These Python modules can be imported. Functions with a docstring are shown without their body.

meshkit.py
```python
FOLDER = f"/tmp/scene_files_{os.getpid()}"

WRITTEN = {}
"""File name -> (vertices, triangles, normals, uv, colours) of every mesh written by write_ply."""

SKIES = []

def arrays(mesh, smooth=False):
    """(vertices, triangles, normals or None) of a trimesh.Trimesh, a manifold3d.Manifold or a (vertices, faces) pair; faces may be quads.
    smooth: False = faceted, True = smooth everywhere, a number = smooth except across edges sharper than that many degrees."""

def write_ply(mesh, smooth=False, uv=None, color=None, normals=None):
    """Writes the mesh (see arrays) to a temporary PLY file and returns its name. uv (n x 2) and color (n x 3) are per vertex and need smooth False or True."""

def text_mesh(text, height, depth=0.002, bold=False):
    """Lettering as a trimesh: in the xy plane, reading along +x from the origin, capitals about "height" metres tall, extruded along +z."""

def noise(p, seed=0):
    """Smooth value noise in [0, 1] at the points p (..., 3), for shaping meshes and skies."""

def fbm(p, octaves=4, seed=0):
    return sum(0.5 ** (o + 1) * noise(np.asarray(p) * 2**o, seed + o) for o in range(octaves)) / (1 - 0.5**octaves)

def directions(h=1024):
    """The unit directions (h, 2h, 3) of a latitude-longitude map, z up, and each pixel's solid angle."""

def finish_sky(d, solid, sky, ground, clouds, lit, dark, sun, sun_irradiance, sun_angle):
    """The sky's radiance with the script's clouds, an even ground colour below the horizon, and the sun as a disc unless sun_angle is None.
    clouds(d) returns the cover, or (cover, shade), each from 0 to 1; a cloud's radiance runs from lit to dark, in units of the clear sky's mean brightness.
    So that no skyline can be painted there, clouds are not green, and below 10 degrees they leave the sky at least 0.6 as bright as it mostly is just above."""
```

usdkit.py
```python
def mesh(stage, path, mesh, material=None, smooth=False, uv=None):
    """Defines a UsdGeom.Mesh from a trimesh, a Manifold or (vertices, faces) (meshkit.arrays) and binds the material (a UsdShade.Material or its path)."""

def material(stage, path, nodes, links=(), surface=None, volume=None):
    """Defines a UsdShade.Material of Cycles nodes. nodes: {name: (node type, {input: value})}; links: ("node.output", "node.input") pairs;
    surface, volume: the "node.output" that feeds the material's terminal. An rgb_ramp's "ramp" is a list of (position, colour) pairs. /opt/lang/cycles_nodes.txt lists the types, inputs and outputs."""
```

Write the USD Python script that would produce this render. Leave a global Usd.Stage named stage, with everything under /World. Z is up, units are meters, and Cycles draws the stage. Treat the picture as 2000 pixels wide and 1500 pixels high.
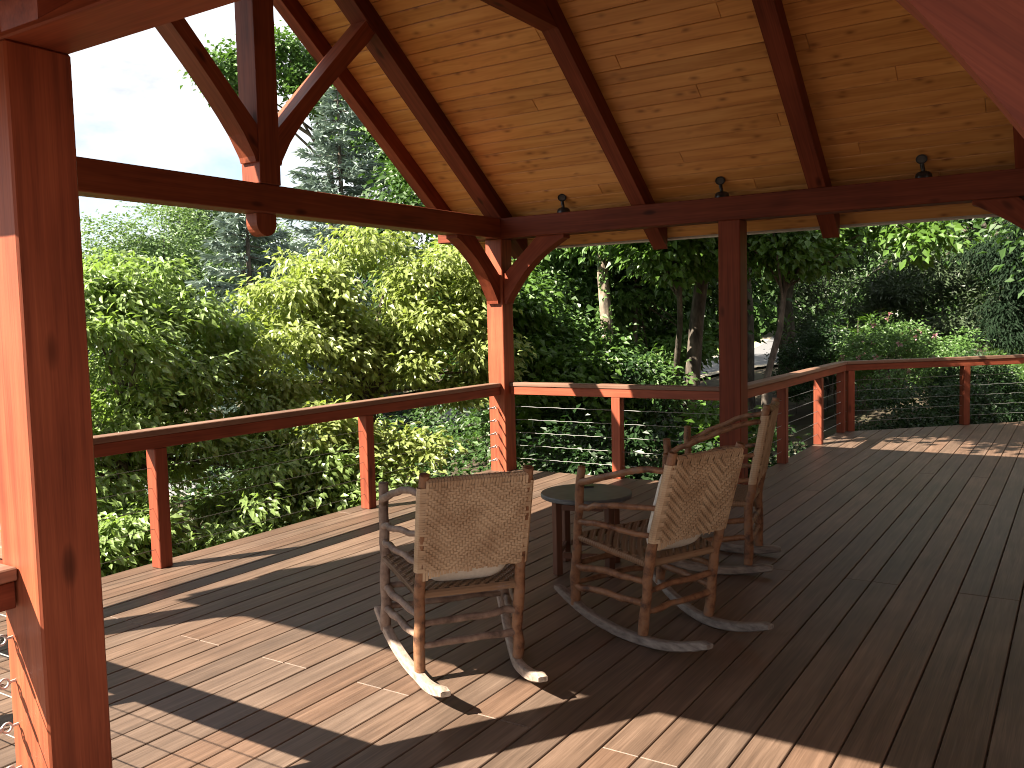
import math, numpy as np, trimesh, usdkit, meshkit
from pxr import Usd, UsdGeom, UsdLux, UsdShade, Gf, Sdf, Vt

stage = Usd.Stage.CreateInMemory()
UsdGeom.SetStageUpAxis(stage, UsdGeom.Tokens.z)
UsdGeom.SetStageMetersPerUnit(stage, 1.0)
UsdGeom.Xform.Define(stage, '/World')
UsdGeom.Scope.Define(stage, '/World/Looks')
rng = np.random.default_rng(7)

# ------------------------------------------------------------------ camera, sky, sun, exposure
EXPOSURE = 2.3
SKY = 0.05
SUN = 1.25
SUN_TO = np.array([-1.0, 0.62, 1.02]); SUN_TO /= np.linalg.norm(SUN_TO)
CAM = np.array([-7.25226211, -4.7368458, 1.49831818])
FWD = np.array([0.83949616, 0.53835973, -0.07358672])
RGT = np.array([0.53815653, -0.84249563, -0.02426226])
UPV = np.array([0.07505831, 0.0192331, 0.99699365])
cam = UsdGeom.Camera.Define(stage, '/World/camera')
cam.CreateHorizontalApertureAttr(36.0); cam.CreateVerticalApertureAttr(27.0)
cam.CreateFocalLengthAttr(36.0 * 1744.34 / 2000.0)
cam.CreateClippingRangeAttr(Gf.Vec2f(0.05, 3000))
cam.CreateExposureAttr(EXPOSURE)
cam.AddTransformOp().Set(Gf.Matrix4d(*RGT, 0, *UPV, 0, *(-FWD), 0, *CAM, 1))

sun = UsdLux.DistantLight.Define(stage, '/World/sun')
sun.CreateIntensityAttr(SUN); sun.CreateAngleAttr(0.5); sun.CreateNormalizeAttr(True)
sun.CreateColorAttr(Gf.Vec3f(1.0, 0.90, 0.74))
zz = SUN_TO; xx = np.cross([0, 0, 1.0], zz); xx /= np.linalg.norm(xx); yy = np.cross(zz, xx)
sun.AddTransformOp().Set(Gf.Matrix4d(*xx, 0, *yy, 0, *zz, 0, 0, 0, 30, 1))

sky = UsdLux.DomeLight.Define(stage, '/World/sky')
sky.CreateIntensityAttr(1.0)
sky.GetPrim().SetCustomDataByKey('kind', 'structure')
skymat = usdkit.material(stage, '/World/Looks/sky', {
    'sky': ('sky_texture', {'sky_type': 'single_scattering', 'sun_disc': False,
                            'sun_elevation': math.asin(SUN_TO[2]), 'sun_rotation': math.atan2(SUN_TO[0], SUN_TO[1]),
                            'air_density': 1.0, 'aerosol_density': 1.2}),
    'tc': ('texture_coordinate', {}),
    'mp': ('mapping', {'scale': (1.0, 1.0, 2.2), 'location': (3.1, 0.4, 0.2)}),
    'n': ('noise_texture', {'scale': 2.3, 'detail': 9.0, 'roughness': 0.56, 'distortion': 0.25}),
    'r': ('rgb_ramp', {'ramp': [(0.30, (0, 0, 0)), (0.48, (0.92, 0.92, 0.92)), (1.0, (1, 1, 1))]}),
    'n2': ('noise_texture', {'scale': 5.0, 'detail': 8.0, 'roughness': 0.6}),
    'cc': ('rgb_ramp', {'ramp': [(0.36, (3.7, 3.8, 4.2)), (0.50, (5.6, 5.55, 5.65))]}),
    'mix': ('mix_color', {'use_clamp': False}),
    'bg': ('background_shader', {'strength': SKY}),
}, [('tc.generated', 'mp.vector'), ('mp.vector', 'n.vector'), ('n.fac', 'r.fac'), ('mp.vector', 'n2.vector'), ('n2.fac', 'cc.fac'),
    ('r.color', 'mix.fac'), ('sky.color', 'mix.a'), ('cc.color', 'mix.b'), ('mix.result', 'bg.color')], surface='bg.background')
UsdShade.MaterialBindingAPI.Apply(sky.GetPrim()).Bind(skymat)

# ------------------------------------------------------------------ helpers
used = {}
def numbered(parent, name):
    k = (str(parent), name); n = used.get(k, 0); used[k] = n + 1
    return f'{parent}/{name}' if n == 0 else f'{parent}/{name}_{n:03d}'
def pathof(o): return '/World' if o is None else str(o.GetPath())
def tag(o, label=None, cat=None, group=None, kind=None):
    for k, v in (('label', label), ('category', cat), ('group', group), ('kind', kind)):
        if v: o.SetCustomDataByKey(k, v)
    return o
def thing(name, label=None, cat=None, loc=(0, 0, 0), rotz=0, group=None, kind=None, parent=None):
    x = UsdGeom.Xform.Define(stage, numbered(pathof(parent), name))
    if any(loc): x.AddTranslateOp().Set(Gf.Vec3d(*map(float, loc)))
    if rotz: x.AddRotateZOp().Set(math.degrees(rotz))
    return tag(x.GetPrim(), label, cat, group, kind)
def obj(name, mesh, mat, parent=None, smooth=False, M=None, **k):
    m = usdkit.mesh(stage, numbered(pathof(parent), name), mesh, mat, smooth=smooth)
    if M is not None: m.AddTransformOp().Set(Gf.Matrix4d(*np.asarray(M, float).T.ravel().tolist()))
    return tag(m.GetPrim(), **k)
def cat(ms): return trimesh.util.concatenate(ms)
def box(lo, hi, c=0.0):
    lo, hi = np.array(lo, float), np.array(hi, float)
    if c <= 0:
        m = trimesh.creation.box(hi - lo); m.apply_translation((lo + hi) / 2); return m
    pts = []
    for sx in (0, 1):
        for sy in (0, 1):
            for sz in (0, 1):
                s = np.array([sx, sy, sz]); p = np.where(s, hi, lo); d = np.where(s, -1, 1) * c
                for k in range(3):
                    q = p + d; q[k] = p[k]; pts.append(q)
    return trimesh.Trimesh(pts).convex_hull
def frame(p0, p1, up):
    p0, p1 = np.array(p0, float), np.array(p1, float)
    x = p1 - p0; L = np.linalg.norm(x); x /= L
    y = np.cross(up, x); y /= np.linalg.norm(y); z = np.cross(x, y)
    M = np.eye(4); M[:3, 0], M[:3, 1], M[:3, 2], M[:3, 3] = x, y, z, p0
    return M, L
def timber(name, p0, p1, w, h, mat, parent, up=(0, 0, 1), c=0.005, **k):
    """a squared timber from p0 to p1 (centre line), w across, h along up"""
    M, L = frame(p0, p1, up)
    return obj(name, box((0, -w / 2, -h / 2), (L, w / 2, h / 2), c), mat, parent, M=M, **k)
def tube(P, R, n=8, cap=True):
    P = np.array(P, float); R = np.broadcast_to(np.array(R, float), (len(P),))
    T = np.gradient(P, axis=0); T /= np.linalg.norm(T, axis=1, keepdims=True) + 1e-12
    ref = np.array([0, 0, 1.0]) if abs(T[:, 2]).mean() < 0.8 else np.array([1.0, 0, 0])
    A = np.cross(T, ref); A /= np.linalg.norm(A, axis=1, keepdims=True) + 1e-12
    B = np.cross(T, A); a = np.arange(n) * 2 * np.pi / n
    v = (P[:, None] + R[:, None, None] * (np.cos(a)[None, :, None] * A[:, None] + np.sin(a)[None, :, None] * B[:, None])).reshape(-1, 3)
    f = []
    for i in range(len(P) - 1):
        for j in range(n):
            q = (i * n + j, i * n + (j + 1) % n, (i + 1) * n + (j + 1) % n, (i + 1) * n + j)
            f += [(q[0], q[2], q[1]), (q[0], q[3], q[2])]
    v = list(v)
    if cap:
        for i, s in ((0, 1), (len(P) - 1, -1)):
            v.append(P[i] - s * T[i] * R[i] * 0.25); c = len(v) - 1
            for j in range(n):
                t = (c, i * n + j, i * n + (j + 1) % n)
                f.append(t if s > 0 else t[::-1])
    return trimesh.Trimesh(v, f, process=False)
def bez(pts, n=8):
    pts = np.array(pts, float); t = np.linspace(0, 1, n)[:, None]
    P = [pts]*1; cur = [np.broadcast_to(p, (n, 3)) for p in pts]
    while len(cur) > 1: cur = [a * (1 - t) + b * t for a, b in zip(cur[:-1], cur[1:])]
    return cur[0]
def knotty(p0, p1, r0, r1, n=9, amp=0.006, seed=0, bow=(0, 0, 0)):
    """a slightly crooked peeled pole"""
    g = np.random.default_rng(seed); p0, p1 = np.array(p0, float), np.array(p1, float)
    t = np.linspace(0, 1, n)
    P = p0 + (p1 - p0) * t[:, None] + np.sin(np.pi * t)[:, None] * np.array(bow)
    w = g.normal(0, amp, (n, 3)); w[0] = w[-1] = 0; w = (w + np.roll(w, 1, 0)) / 2; w[0] = w[-1] = 0
    R = (r0 + (r1 - r0) * t) * (1 + g.normal(0, 0.05, n))
    return tube(P + w, R, 10)
def extrude(poly, w0, w1, axes):
    """polygon in the plane of two axes, thickness from w0 to w1 along the third"""
    from shapely.geometry import Polygon
    m = trimesh.creation.extrude_polygon(Polygon(poly), w1 - w0, engine='earcut')
    v = np.array(m.vertices); out = np.zeros_like(v); a, b = axes; c = 3 - a - b
    out[:, a], out[:, b], out[:, c] = v[:, 0], v[:, 1], v[:, 2] + w0
    m = trimesh.Trimesh(out, m.faces); m.fix_normals(); return m

def grain(name, mesh, mat, parent, d, **k):
    """a piece built in world space, stored in a frame whose x runs along d so that its grain does too"""
    d = np.array(d, float); M, _ = frame(np.array(mesh.vertices).mean(0), np.array(mesh.vertices).mean(0) + d, (0, 0, 1) if abs(d[2]) < 0.9 * np.linalg.norm(d) else (0, 1, 0))
    v = (np.array(mesh.vertices) - M[:3, 3]) @ M[:3, :3]
    return obj(name, trimesh.Trimesh(v, mesh.faces, process=False), mat, parent, M=M, **k)

# ------------------------------------------------------------------ materials
LK = '/World/Looks/'
def stained(name, dark, mid, light, stretch=(1.2, 26, 26), rough=0.5, bump=0.35, knots=True, spec=0.35, per_object=0.25):
    n = {'tc': ('texture_coordinate', {}), 'oi': ('object_info', {}),
         'off': ('vector_math', {'math_type': 'scale', 'vector1': (37.0, 61.0, 83.0)}),
         'add': ('vector_math', {'math_type': 'add'}),
         'mp': ('mapping', {'scale': stretch}),
         'g': ('noise_texture', {'scale': 1.0, 'detail': 5.0, 'roughness': 0.62, 'distortion': 0.35}),
         'mp2': ('mapping', {'scale': (stretch[0] * 3, stretch[1] * 6, stretch[2] * 6)}),
         'g2': ('noise_texture', {'scale': 1.0, 'detail': 3.0, 'roughness': 0.6}),
         'bl': ('noise_texture', {'scale': 1.7, 'detail': 3.0, 'roughness': 0.6}),
         'mixg': ('mix_float', {'fac': 0.35, 'use_clamp': True}),
         'mixb': ('mix_float', {'fac': 0.3, 'use_clamp': True}),
         'r': ('rgb_ramp', {'ramp': [(0.30, dark), (0.5, mid), (0.70, light)]}),
         'hv': ('hsv', {}), 'mr': ('map_range', {'to_min': 1 - per_object, 'to_max': 1 + per_object}),
         'bp': ('bump', {'strength': bump, 'distance': 0.004}),
         'p': ('principled_bsdf', {'roughness': rough, 'specular_ior_level': spec})}
    l = [('oi.random', 'off.scale'), ('tc.object', 'add.vector1'), ('off.vector', 'add.vector2'), ('add.vector', 'mp.vector'), ('mp.vector', 'g.vector'),
         ('add.vector', 'mp2.vector'), ('mp2.vector', 'g2.vector'), ('add.vector', 'bl.vector'), ('g.fac', 'mixg.a'), ('g2.fac', 'mixg.b'),
         ('mixg.result', 'mixb.a'), ('bl.fac', 'mixb.b'), ('mixb.result', 'r.fac'), ('oi.random', 'mr.value'), ('mr.result', 'hv.value'),
         ('mixg.result', 'bp.height'), ('bp.normal', 'p.normal')]
    src = 'r.color'
    if knots:
        n |= {'kmp': ('mapping', {'scale': (2.2, 6.0, 6.0)}), 'kv': ('voronoi_texture', {'scale': 1.0, 'randomness': 1.0}),
              'kr': ('rgb_ramp', {'ramp': [(0.0, (0.85, 0.85, 0.85)), (0.09, (0.55, 0.55, 0.55)), (0.16, (0, 0, 0))]}),
              'km': ('mix_color', {'b': tuple(0.35 * x for x in dark)})}
        l += [('add.vector', 'kmp.vector'), ('kmp.vector', 'kv.vector'), ('kv.distance', 'kr.fac'), ('kr.color', 'km.fac'), (src, 'km.a')]
        src = 'km.result'
    l += [(src, 'hv.color'), ('hv.color', 'p.base_color')]
    return usdkit.material(stage, LK + name, n, l, surface='p.BSDF')

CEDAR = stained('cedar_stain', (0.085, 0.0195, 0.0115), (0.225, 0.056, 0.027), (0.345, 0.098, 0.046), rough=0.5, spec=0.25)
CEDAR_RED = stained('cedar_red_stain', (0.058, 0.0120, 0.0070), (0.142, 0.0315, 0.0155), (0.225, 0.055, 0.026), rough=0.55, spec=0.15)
RAILM = stained('rail_stain', (0.075, 0.0160, 0.0095), (0.178, 0.042, 0.021), (0.27, 0.069, 0.035), rough=0.5, spec=0.22)
CAPM = stained('rail_cap_weathered', (0.10, 0.050, 0.035), (0.20, 0.105, 0.070), (0.30, 0.19, 0.14), rough=0.5, knots=False)
DECKM = [stained(f'deck_board_{i}', *c, stretch=(1.6, 34, 34), rough=0.50, bump=0.5, knots=False, spec=0.3, per_object=0.13) for i, c in enumerate([
    ((0.040, 0.0255, 0.0185), (0.103, 0.066, 0.047), (0.190, 0.125, 0.091)),
    ((0.040, 0.0275, 0.0210), (0.098, 0.066, 0.049), (0.178, 0.124, 0.094)),
    ((0.043, 0.0255, 0.0175), (0.110, 0.066, 0.045), (0.195, 0.121, 0.084))])]
PINE = stained('ceiling_pine', (0.30, 0.125, 0.034), (0.46, 0.205, 0.058), (0.56, 0.27, 0.085), stretch=(1.4, 14, 14), rough=0.42, bump=0.15, knots=False, per_object=0.10)
def pine():
    n = {'tc': ('texture_coordinate', {}), 'oi': ('object_info', {}), 'off': ('vector_math', {'math_type': 'scale', 'vector1': (37.0, 61.0, 83.0)}),
         'add': ('vector_math', {'math_type': 'add'}),
         'mp': ('mapping', {'scale': (1.3, 16, 16)}), 'g': ('noise_texture', {'scale': 1.0, 'detail': 5.0, 'roughness': 0.6, 'distortion': 0.6}),
         'r': ('rgb_ramp', {'ramp': [(0.3, (0.385, 0.155, 0.044)), (0.5, (0.51, 0.230, 0.068)), (0.7, (0.59, 0.295, 0.098))]}),
         'kmp': ('mapping', {'scale': (6.0, 13.0, 13.0)}), 'kd': ('noise_texture', {'scale': 6.0, 'detail': 2.0}), 'kdm': ('vector_math', {'math_type': 'multiply_add', 'vector2': (0.35, 0.35, 0.35)}),
         'kv': ('voronoi_texture', {'scale': 1.0}), 'kr': ('rgb_ramp', {'ramp': [(0.0, (0.8, 0.8, 0.8)), (0.10, (0.62, 0.62, 0.62)), (0.20, (0.26, 0.26, 0.26)), (0.36, (0, 0, 0))]}),
         'kq': ('separate_color', {}), 'kt': ('math', {'math_type': 'greater_than', 'value2': 0.38}), 'kx': ('math', {'math_type': 'multiply'}),
         'sb': ('separate_color', {}),
         'km': ('mix_color', {'b': (0.15, 0.045, 0.014)}), 'hv': ('hsv', {}), 'mr': ('map_range', {'to_min': 0.88, 'to_max': 1.1}),
         'bp': ('bump', {'strength': 0.15, 'distance': 0.003}), 'p': ('principled_bsdf', {'roughness': 0.38, 'specular_ior_level': 0.4})}
    l = [('oi.random', 'off.scale'), ('tc.object', 'add.vector1'), ('off.vector', 'add.vector2'), ('add.vector', 'mp.vector'), ('mp.vector', 'g.vector'), ('g.fac', 'r.fac'),
         ('add.vector', 'kd.vector'), ('kd.color', 'kdm.vector1'), ('add.vector', 'kmp.vector'), ('kmp.vector', 'kdm.vector3'), ('kdm.vector', 'kv.vector'),
         ('kv.distance', 'kr.fac'), ('kv.color', 'kq.color'), ('kq.r', 'kt.value1'), ('kr.color', 'sb.color'), ('sb.r', 'kx.value1'), ('kt.value', 'kx.value2'),
         ('kx.value', 'km.fac'), ('r.color', 'km.a'), ('km.result', 'hv.color'), ('oi.random', 'mr.value'), ('mr.result', 'hv.value'), ('hv.color', 'p.base_color'),
         ('g.fac', 'bp.height'), ('bp.normal', 'p.normal')]
    return usdkit.material(stage, LK + 'ceiling_pine_knotty', n, l, surface='p.BSDF')
PINE = pine()

def mottled(name, cols, scale=9.0, rough=0.6, bump=0.3, metallic=0.0, spec=0.4, stretch=(1, 1, 1), dist=0.004):
    k = len(cols); ramp = [(0.32 + 0.36 * i / (k - 1), c) for i, c in enumerate(cols)]
    return usdkit.material(stage, LK + name, {
        'tc': ('texture_coordinate', {}), 'mp': ('mapping', {'scale': stretch}),
        'n': ('noise_texture', {'scale': scale, 'detail': 6.0, 'roughness': 0.62}), 'r': ('rgb_ramp', {'ramp': ramp}),
        'bp': ('bump', {'strength': bump, 'distance': dist}), 'p': ('principled_bsdf', {'roughness': rough, 'metallic': metallic, 'specular_ior_level': spec})},
        [('tc.object', 'mp.vector'), ('mp.vector', 'n.vector'), ('n.fac', 'r.fac'), ('r.color', 'p.base_color'), ('n.fac', 'bp.height'), ('bp.normal', 'p.normal')], surface='p.BSDF')
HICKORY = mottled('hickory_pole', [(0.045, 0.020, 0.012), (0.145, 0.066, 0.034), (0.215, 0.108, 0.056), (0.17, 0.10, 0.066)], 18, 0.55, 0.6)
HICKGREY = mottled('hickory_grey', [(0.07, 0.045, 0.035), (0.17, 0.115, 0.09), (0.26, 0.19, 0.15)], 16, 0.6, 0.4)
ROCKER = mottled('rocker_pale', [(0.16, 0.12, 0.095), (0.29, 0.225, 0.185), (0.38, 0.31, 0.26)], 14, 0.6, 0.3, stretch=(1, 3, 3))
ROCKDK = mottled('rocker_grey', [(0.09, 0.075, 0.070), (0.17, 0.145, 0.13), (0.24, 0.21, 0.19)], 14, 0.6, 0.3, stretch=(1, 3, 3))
CANE = usdkit.material(stage, LK + 'cane_strip', {
    'g': ('geometry', {}), 'r': ('rgb_ramp', {'ramp': [(0.0, (0.43, 0.32, 0.215)), (0.5, (0.63, 0.49, 0.355)), (1.0, (0.73, 0.60, 0.45))]}),
    'tc': ('texture_coordinate', {}), 'n': ('noise_texture', {'scale': 9.0, 'detail': 5.0}), 'nr': ('rgb_ramp', {'ramp': [(0.3, (0.62, 0.55, 0.5)), (0.6, (1, 1, 1))]}),
    'm': ('mix_color', {'blend_type': 'multiply', 'fac': 0.8}), 'p': ('principled_bsdf', {'roughness': 0.6, 'specular_ior_level': 0.3})},
    [('g.random_per_island', 'r.fac'), ('tc.object', 'n.vector'), ('n.fac', 'nr.fac'), ('r.color', 'm.a'), ('nr.color', 'm.b'), ('m.result', 'p.base_color')], surface='p.BSDF')
CANESEAT = usdkit.material(stage, LK + 'cane_seat_strip', {
    'g': ('geometry', {}), 'r': ('rgb_ramp', {'ramp': [(0.0, (0.20, 0.125, 0.075)), (0.5, (0.32, 0.215, 0.14)), (1.0, (0.42, 0.31, 0.21))]}),
    'p': ('principled_bsdf', {'roughness': 0.55, 'specular_ior_level': 0.35})}, [('g.random_per_island', 'r.fac'), ('r.color', 'p.base_color')], surface='p.BSDF')
CUSHION = mottled('cushion_cloth', [(0.52, 0.50, 0.45), (0.62, 0.60, 0.55)], 60, 0.85, 0.2, dist=0.001)
SLATE = mottled('table_slate', [(0.045, 0.052, 0.060), (0.075, 0.083, 0.092), (0.10, 0.11, 0.12)], 12, 0.45, 0.2)
DARKWOOD = stained('table_leg_wood', (0.04, 0.017, 0.010), (0.09, 0.036, 0.021), (0.14, 0.058, 0.033), knots=False)
STEEL = mottled('cable_steel', [(0.42, 0.42, 0.42), (0.58, 0.58, 0.58)], 20, 0.5, 0.0, metallic=0.4)
STEEL2 = mottled('cable_wire', [(0.20, 0.20, 0.195), (0.28, 0.28, 0.275)], 20, 0.5, 0.0, metallic=0.3)
DULL = mottled('cable_dull', [(0.05, 0.045, 0.04), (0.09, 0.08, 0.07)], 20, 0.6, 0.0)
BLACK = mottled('black_enamel', [(0.012, 0.012, 0.014), (0.022, 0.022, 0.024)], 20, 0.3, 0.0)
LENS = mottled('lamp_lens', [(0.06, 0.06, 0.065), (0.10, 0.10, 0.10)], 20, 0.1, 0.0)
SHINGLE = mottled('roof_shingle', [(0.05, 0.045, 0.04), (0.09, 0.08, 0.075)], 18, 0.8, 0.6)
DRIP = mottled('drip_edge_metal', [(0.45, 0.42, 0.38), (0.55, 0.52, 0.48)], 10, 0.4, 0.0)
JOIST = mottled('joist_wood', [(0.08, 0.05, 0.035), (0.14, 0.09, 0.06)], 10, 0.8, 0.3)
BARK = mottled('bark_grey', [(0.025, 0.020, 0.016), (0.075, 0.060, 0.048), (0.15, 0.125, 0.10)], 5, 0.85, 0.9, stretch=(2.2, 2.2, 0.7), dist=0.02)
BARKL = mottled('bark_pale', [(0.05, 0.04, 0.03), (0.22, 0.175, 0.135), (0.38, 0.31, 0.25)], 5, 0.85, 0.9, stretch=(2.2, 2.2, 0.7), dist=0.02)
ASPHALT = mottled('asphalt', [(0.13, 0.13, 0.14), (0.18, 0.18, 0.19)], 30, 0.85, 0.2)
KERB = mottled('kerb_gravel', [(0.30, 0.26, 0.20), (0.42, 0.37, 0.30)], 40, 0.9, 0.3)
SOIL = mottled('soil_mulch', [(0.028, 0.020, 0.013), (0.055, 0.042, 0.026), (0.06, 0.065, 0.028)], 2.2, 0.95, 0.6, dist=0.03)
LAWN = mottled('lawn_soil', [(0.085, 0.13, 0.028), (0.15, 0.22, 0.05)], 1.5, 0.95, 0.6, dist=0.03)

def leafmat(name, stops, trans=0.28, rough=0.42, spec=0.4):
    return usdkit.material(stage, LK + name, {
        'g': ('geometry', {}), 'r': ('rgb_ramp', {'ramp': stops}),
        'tb': ('mix_color', {'blend_type': 'multiply', 'fac': 1.0, 'b': (1.25, 1.35, 0.65)}),
        'p': ('principled_bsdf', {'roughness': rough, 'specular_ior_level': spec}), 't': ('translucent_bsdf', {}), 'm': ('mix_closure', {'fac': trans})},
        [('g.random_per_island', 'r.fac'), ('r.color', 'p.base_color'), ('r.color', 'tb.a'), ('tb.result', 't.color'), ('p.BSDF', 'm.closure1'), ('t.BSDF', 'm.closure2')], surface='m.closure')
DOG1 = leafmat('leaf_dogwood_green', [(0, (0.18, 0.26, 0.08)), (0.45, (0.30, 0.37, 0.13)), (0.8, (0.41, 0.44, 0.18)), (0.95, (0.50, 0.46, 0.19)), (1, (0.50, 0.33, 0.13))], 0.42, 0.38, 0.5)
DOG2 = leafmat('leaf_dogwood_yellow', [(0, (0.23, 0.28, 0.085)), (0.3, (0.38, 0.39, 0.14)), (0.6, (0.53, 0.46, 0.19)), (0.88, (0.60, 0.47, 0.20)), (1, (0.54, 0.32, 0.14))], 0.42, 0.38, 0.5)
SPRUCE = leafmat('needle_blue', [(0, (0.20, 0.26, 0.235)), (0.5, (0.33, 0.41, 0.385)), (0.86, (0.45, 0.52, 0.50)), (1, (0.40, 0.32, 0.24))], 0.05, 0.6)
MAPLE = leafmat('leaf_maple', [(0, (0.08, 0.155, 0.038)), (0.5, (0.145, 0.245, 0.062)), (1, (0.23, 0.33, 0.10))])
WOODM = leafmat('leaf_wood', [(0, (0.04, 0.085, 0.02)), (0.5, (0.075, 0.14, 0.034)), (1, (0.14, 0.21, 0.055))])
FARM = leafmat('leaf_far', [(0, (0.12, 0.19, 0.075)), (0.5, (0.18, 0.26, 0.105)), (1, (0.25, 0.33, 0.14))])
FARDK = leafmat('leaf_far_dark', [(0, (0.04, 0.07, 0.045)), (1, (0.09, 0.13, 0.075))])
HEML = leafmat('needle_dark', [(0, (0.012, 0.026, 0.012)), (0.6, (0.026, 0.048, 0.02)), (1, (0.05, 0.078, 0.028))], 0.1, 0.7, 0.15)
CONIF = leafmat('needle_olive', [(0, (0.05, 0.075, 0.035)), (0.6, (0.095, 0.125, 0.06)), (1, (0.15, 0.175, 0.085))], 0.1)
SHRUB = leafmat('leaf_shrub', [(0, (0.018, 0.045, 0.012)), (0.6, (0.04, 0.085, 0.02)), (1, (0.075, 0.13, 0.03))])
BRIGHT = leafmat('leaf_bright', [(0, (0.07, 0.14, 0.02)), (0.5, (0.11, 0.20, 0.03)), (1, (0.17, 0.25, 0.05))])
PETAL = leafmat('petal_pink', [(0, (0.62, 0.36, 0.42)), (0.6, (0.72, 0.50, 0.55)), (1, (0.78, 0.64, 0.67))], 0.1)
HYDR = leafmat('petal_dusty', [(0, (0.28, 0.15, 0.11)), (0.6, (0.42, 0.25, 0.18)), (1, (0.50, 0.36, 0.26))], 0.2)
GRASSM = leafmat('grass_blade', [(0, (0.06, 0.12, 0.022)), (0.6, (0.10, 0.18, 0.036)), (1, (0.16, 0.22, 0.06))])

# ------------------------------------------------------------------ ground
SX = [-400, -120, -60, -20, -8, -2.7, 3, 9.8, 16, 25, 60, 140, 400]
SZ = [-30, -22, -13, -4.2, -2.75, -2.1, -1.2, -0.12, 0.15, 0.6, 4.0, 14, 40]
def ground_z(x, y):
    x, y = np.asarray(x, float), np.asarray(y, float)
    s = 0.75 * x - 0.66 * y
    z = np.interp(s, SX, SZ) + 0.12 * (meshkit.noise(np.stack([x * 0.3, y * 0.3, 0 * x], -1), 3) - 0.5)
    near = np.exp(-((x + 3) ** 2 / 60 + (y + 2) ** 2 / 40))      # levelled under the deck
    return z - 0.35 * near + 0.45 * np.exp(-(((x - 14) / 4.5) ** 2 + ((y + 4.5) / 4.0) ** 2))
def sheet(xs, ys, zf, dz=0.0):
    X, Y = np.meshgrid(xs, ys, indexing='ij'); Z = zf(X, Y) + dz
    v = np.stack([X, Y, Z], -1).reshape(-1, 3); n, m = X.shape
    i, j = np.meshgrid(np.arange(n - 1), np.arange(m - 1), indexing='ij'); a = (i * m + j).ravel()
    return trimesh.Trimesh(v, np.vstack([np.stack([a, a + m, a + m + 1], 1), np.stack([a, a + m + 1, a + 1], 1)]), process=False)
g1 = np.concatenate([[-500, -300, -160, -90], np.arange(-50, 70, 1.25), [90, 140, 220, 330, 500]])
g2 = np.concatenate([[-500, -300, -160, -90], np.arange(-50, 80, 1.25), [100, 150, 240, 350, 500]])
obj('ground', sheet(g1, g2, ground_z), SOIL, smooth=True, kind='structure')

def ribbon(line, w, dz, step=0.6):
    line = np.array(line, float); from_ = np.concatenate([[0], np.cumsum(np.linalg.norm(np.diff(line, axis=0), axis=1))])
    t = np.linspace(0, from_[-1], int(from_[-1] / step) + 2)
    from scipy.interpolate import CubicSpline
    P = CubicSpline(from_, line)(t); T = np.gradient(P, axis=0); T /= np.linalg.norm(T, axis=1, keepdims=True)
    N = np.stack([-T[:, 1], T[:, 0]], 1)
    k = np.linspace(w[0], w[1], max(3, int((w[1] - w[0]) / 0.8) + 2)); V = P[:, None] + N[:, None] * k[None, :, None]
    Z = ground_z(V[..., 0], V[..., 1]) + dz
    v = np.concatenate([V, Z[..., None]], -1).reshape(-1, 3); n, m = Z.shape
    i, j = np.meshgrid(np.arange(n - 1), np.arange(m - 1), indexing='ij'); a = (i * m + j).ravel()
    return trimesh.Trimesh(v, np.vstack([np.stack([a, a + m + 1, a + m], 1), np.stack([a, a + 1, a + m + 1], 1)]), process=False)
ROAD = [(-6, 19), (1, 15.5), (7.5, 12.7), (12.5, 9.5), (17.5, 5.0), (23.0, 3.4), (30.0, 4.4), (40, 6.5), (60, 12)]
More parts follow.
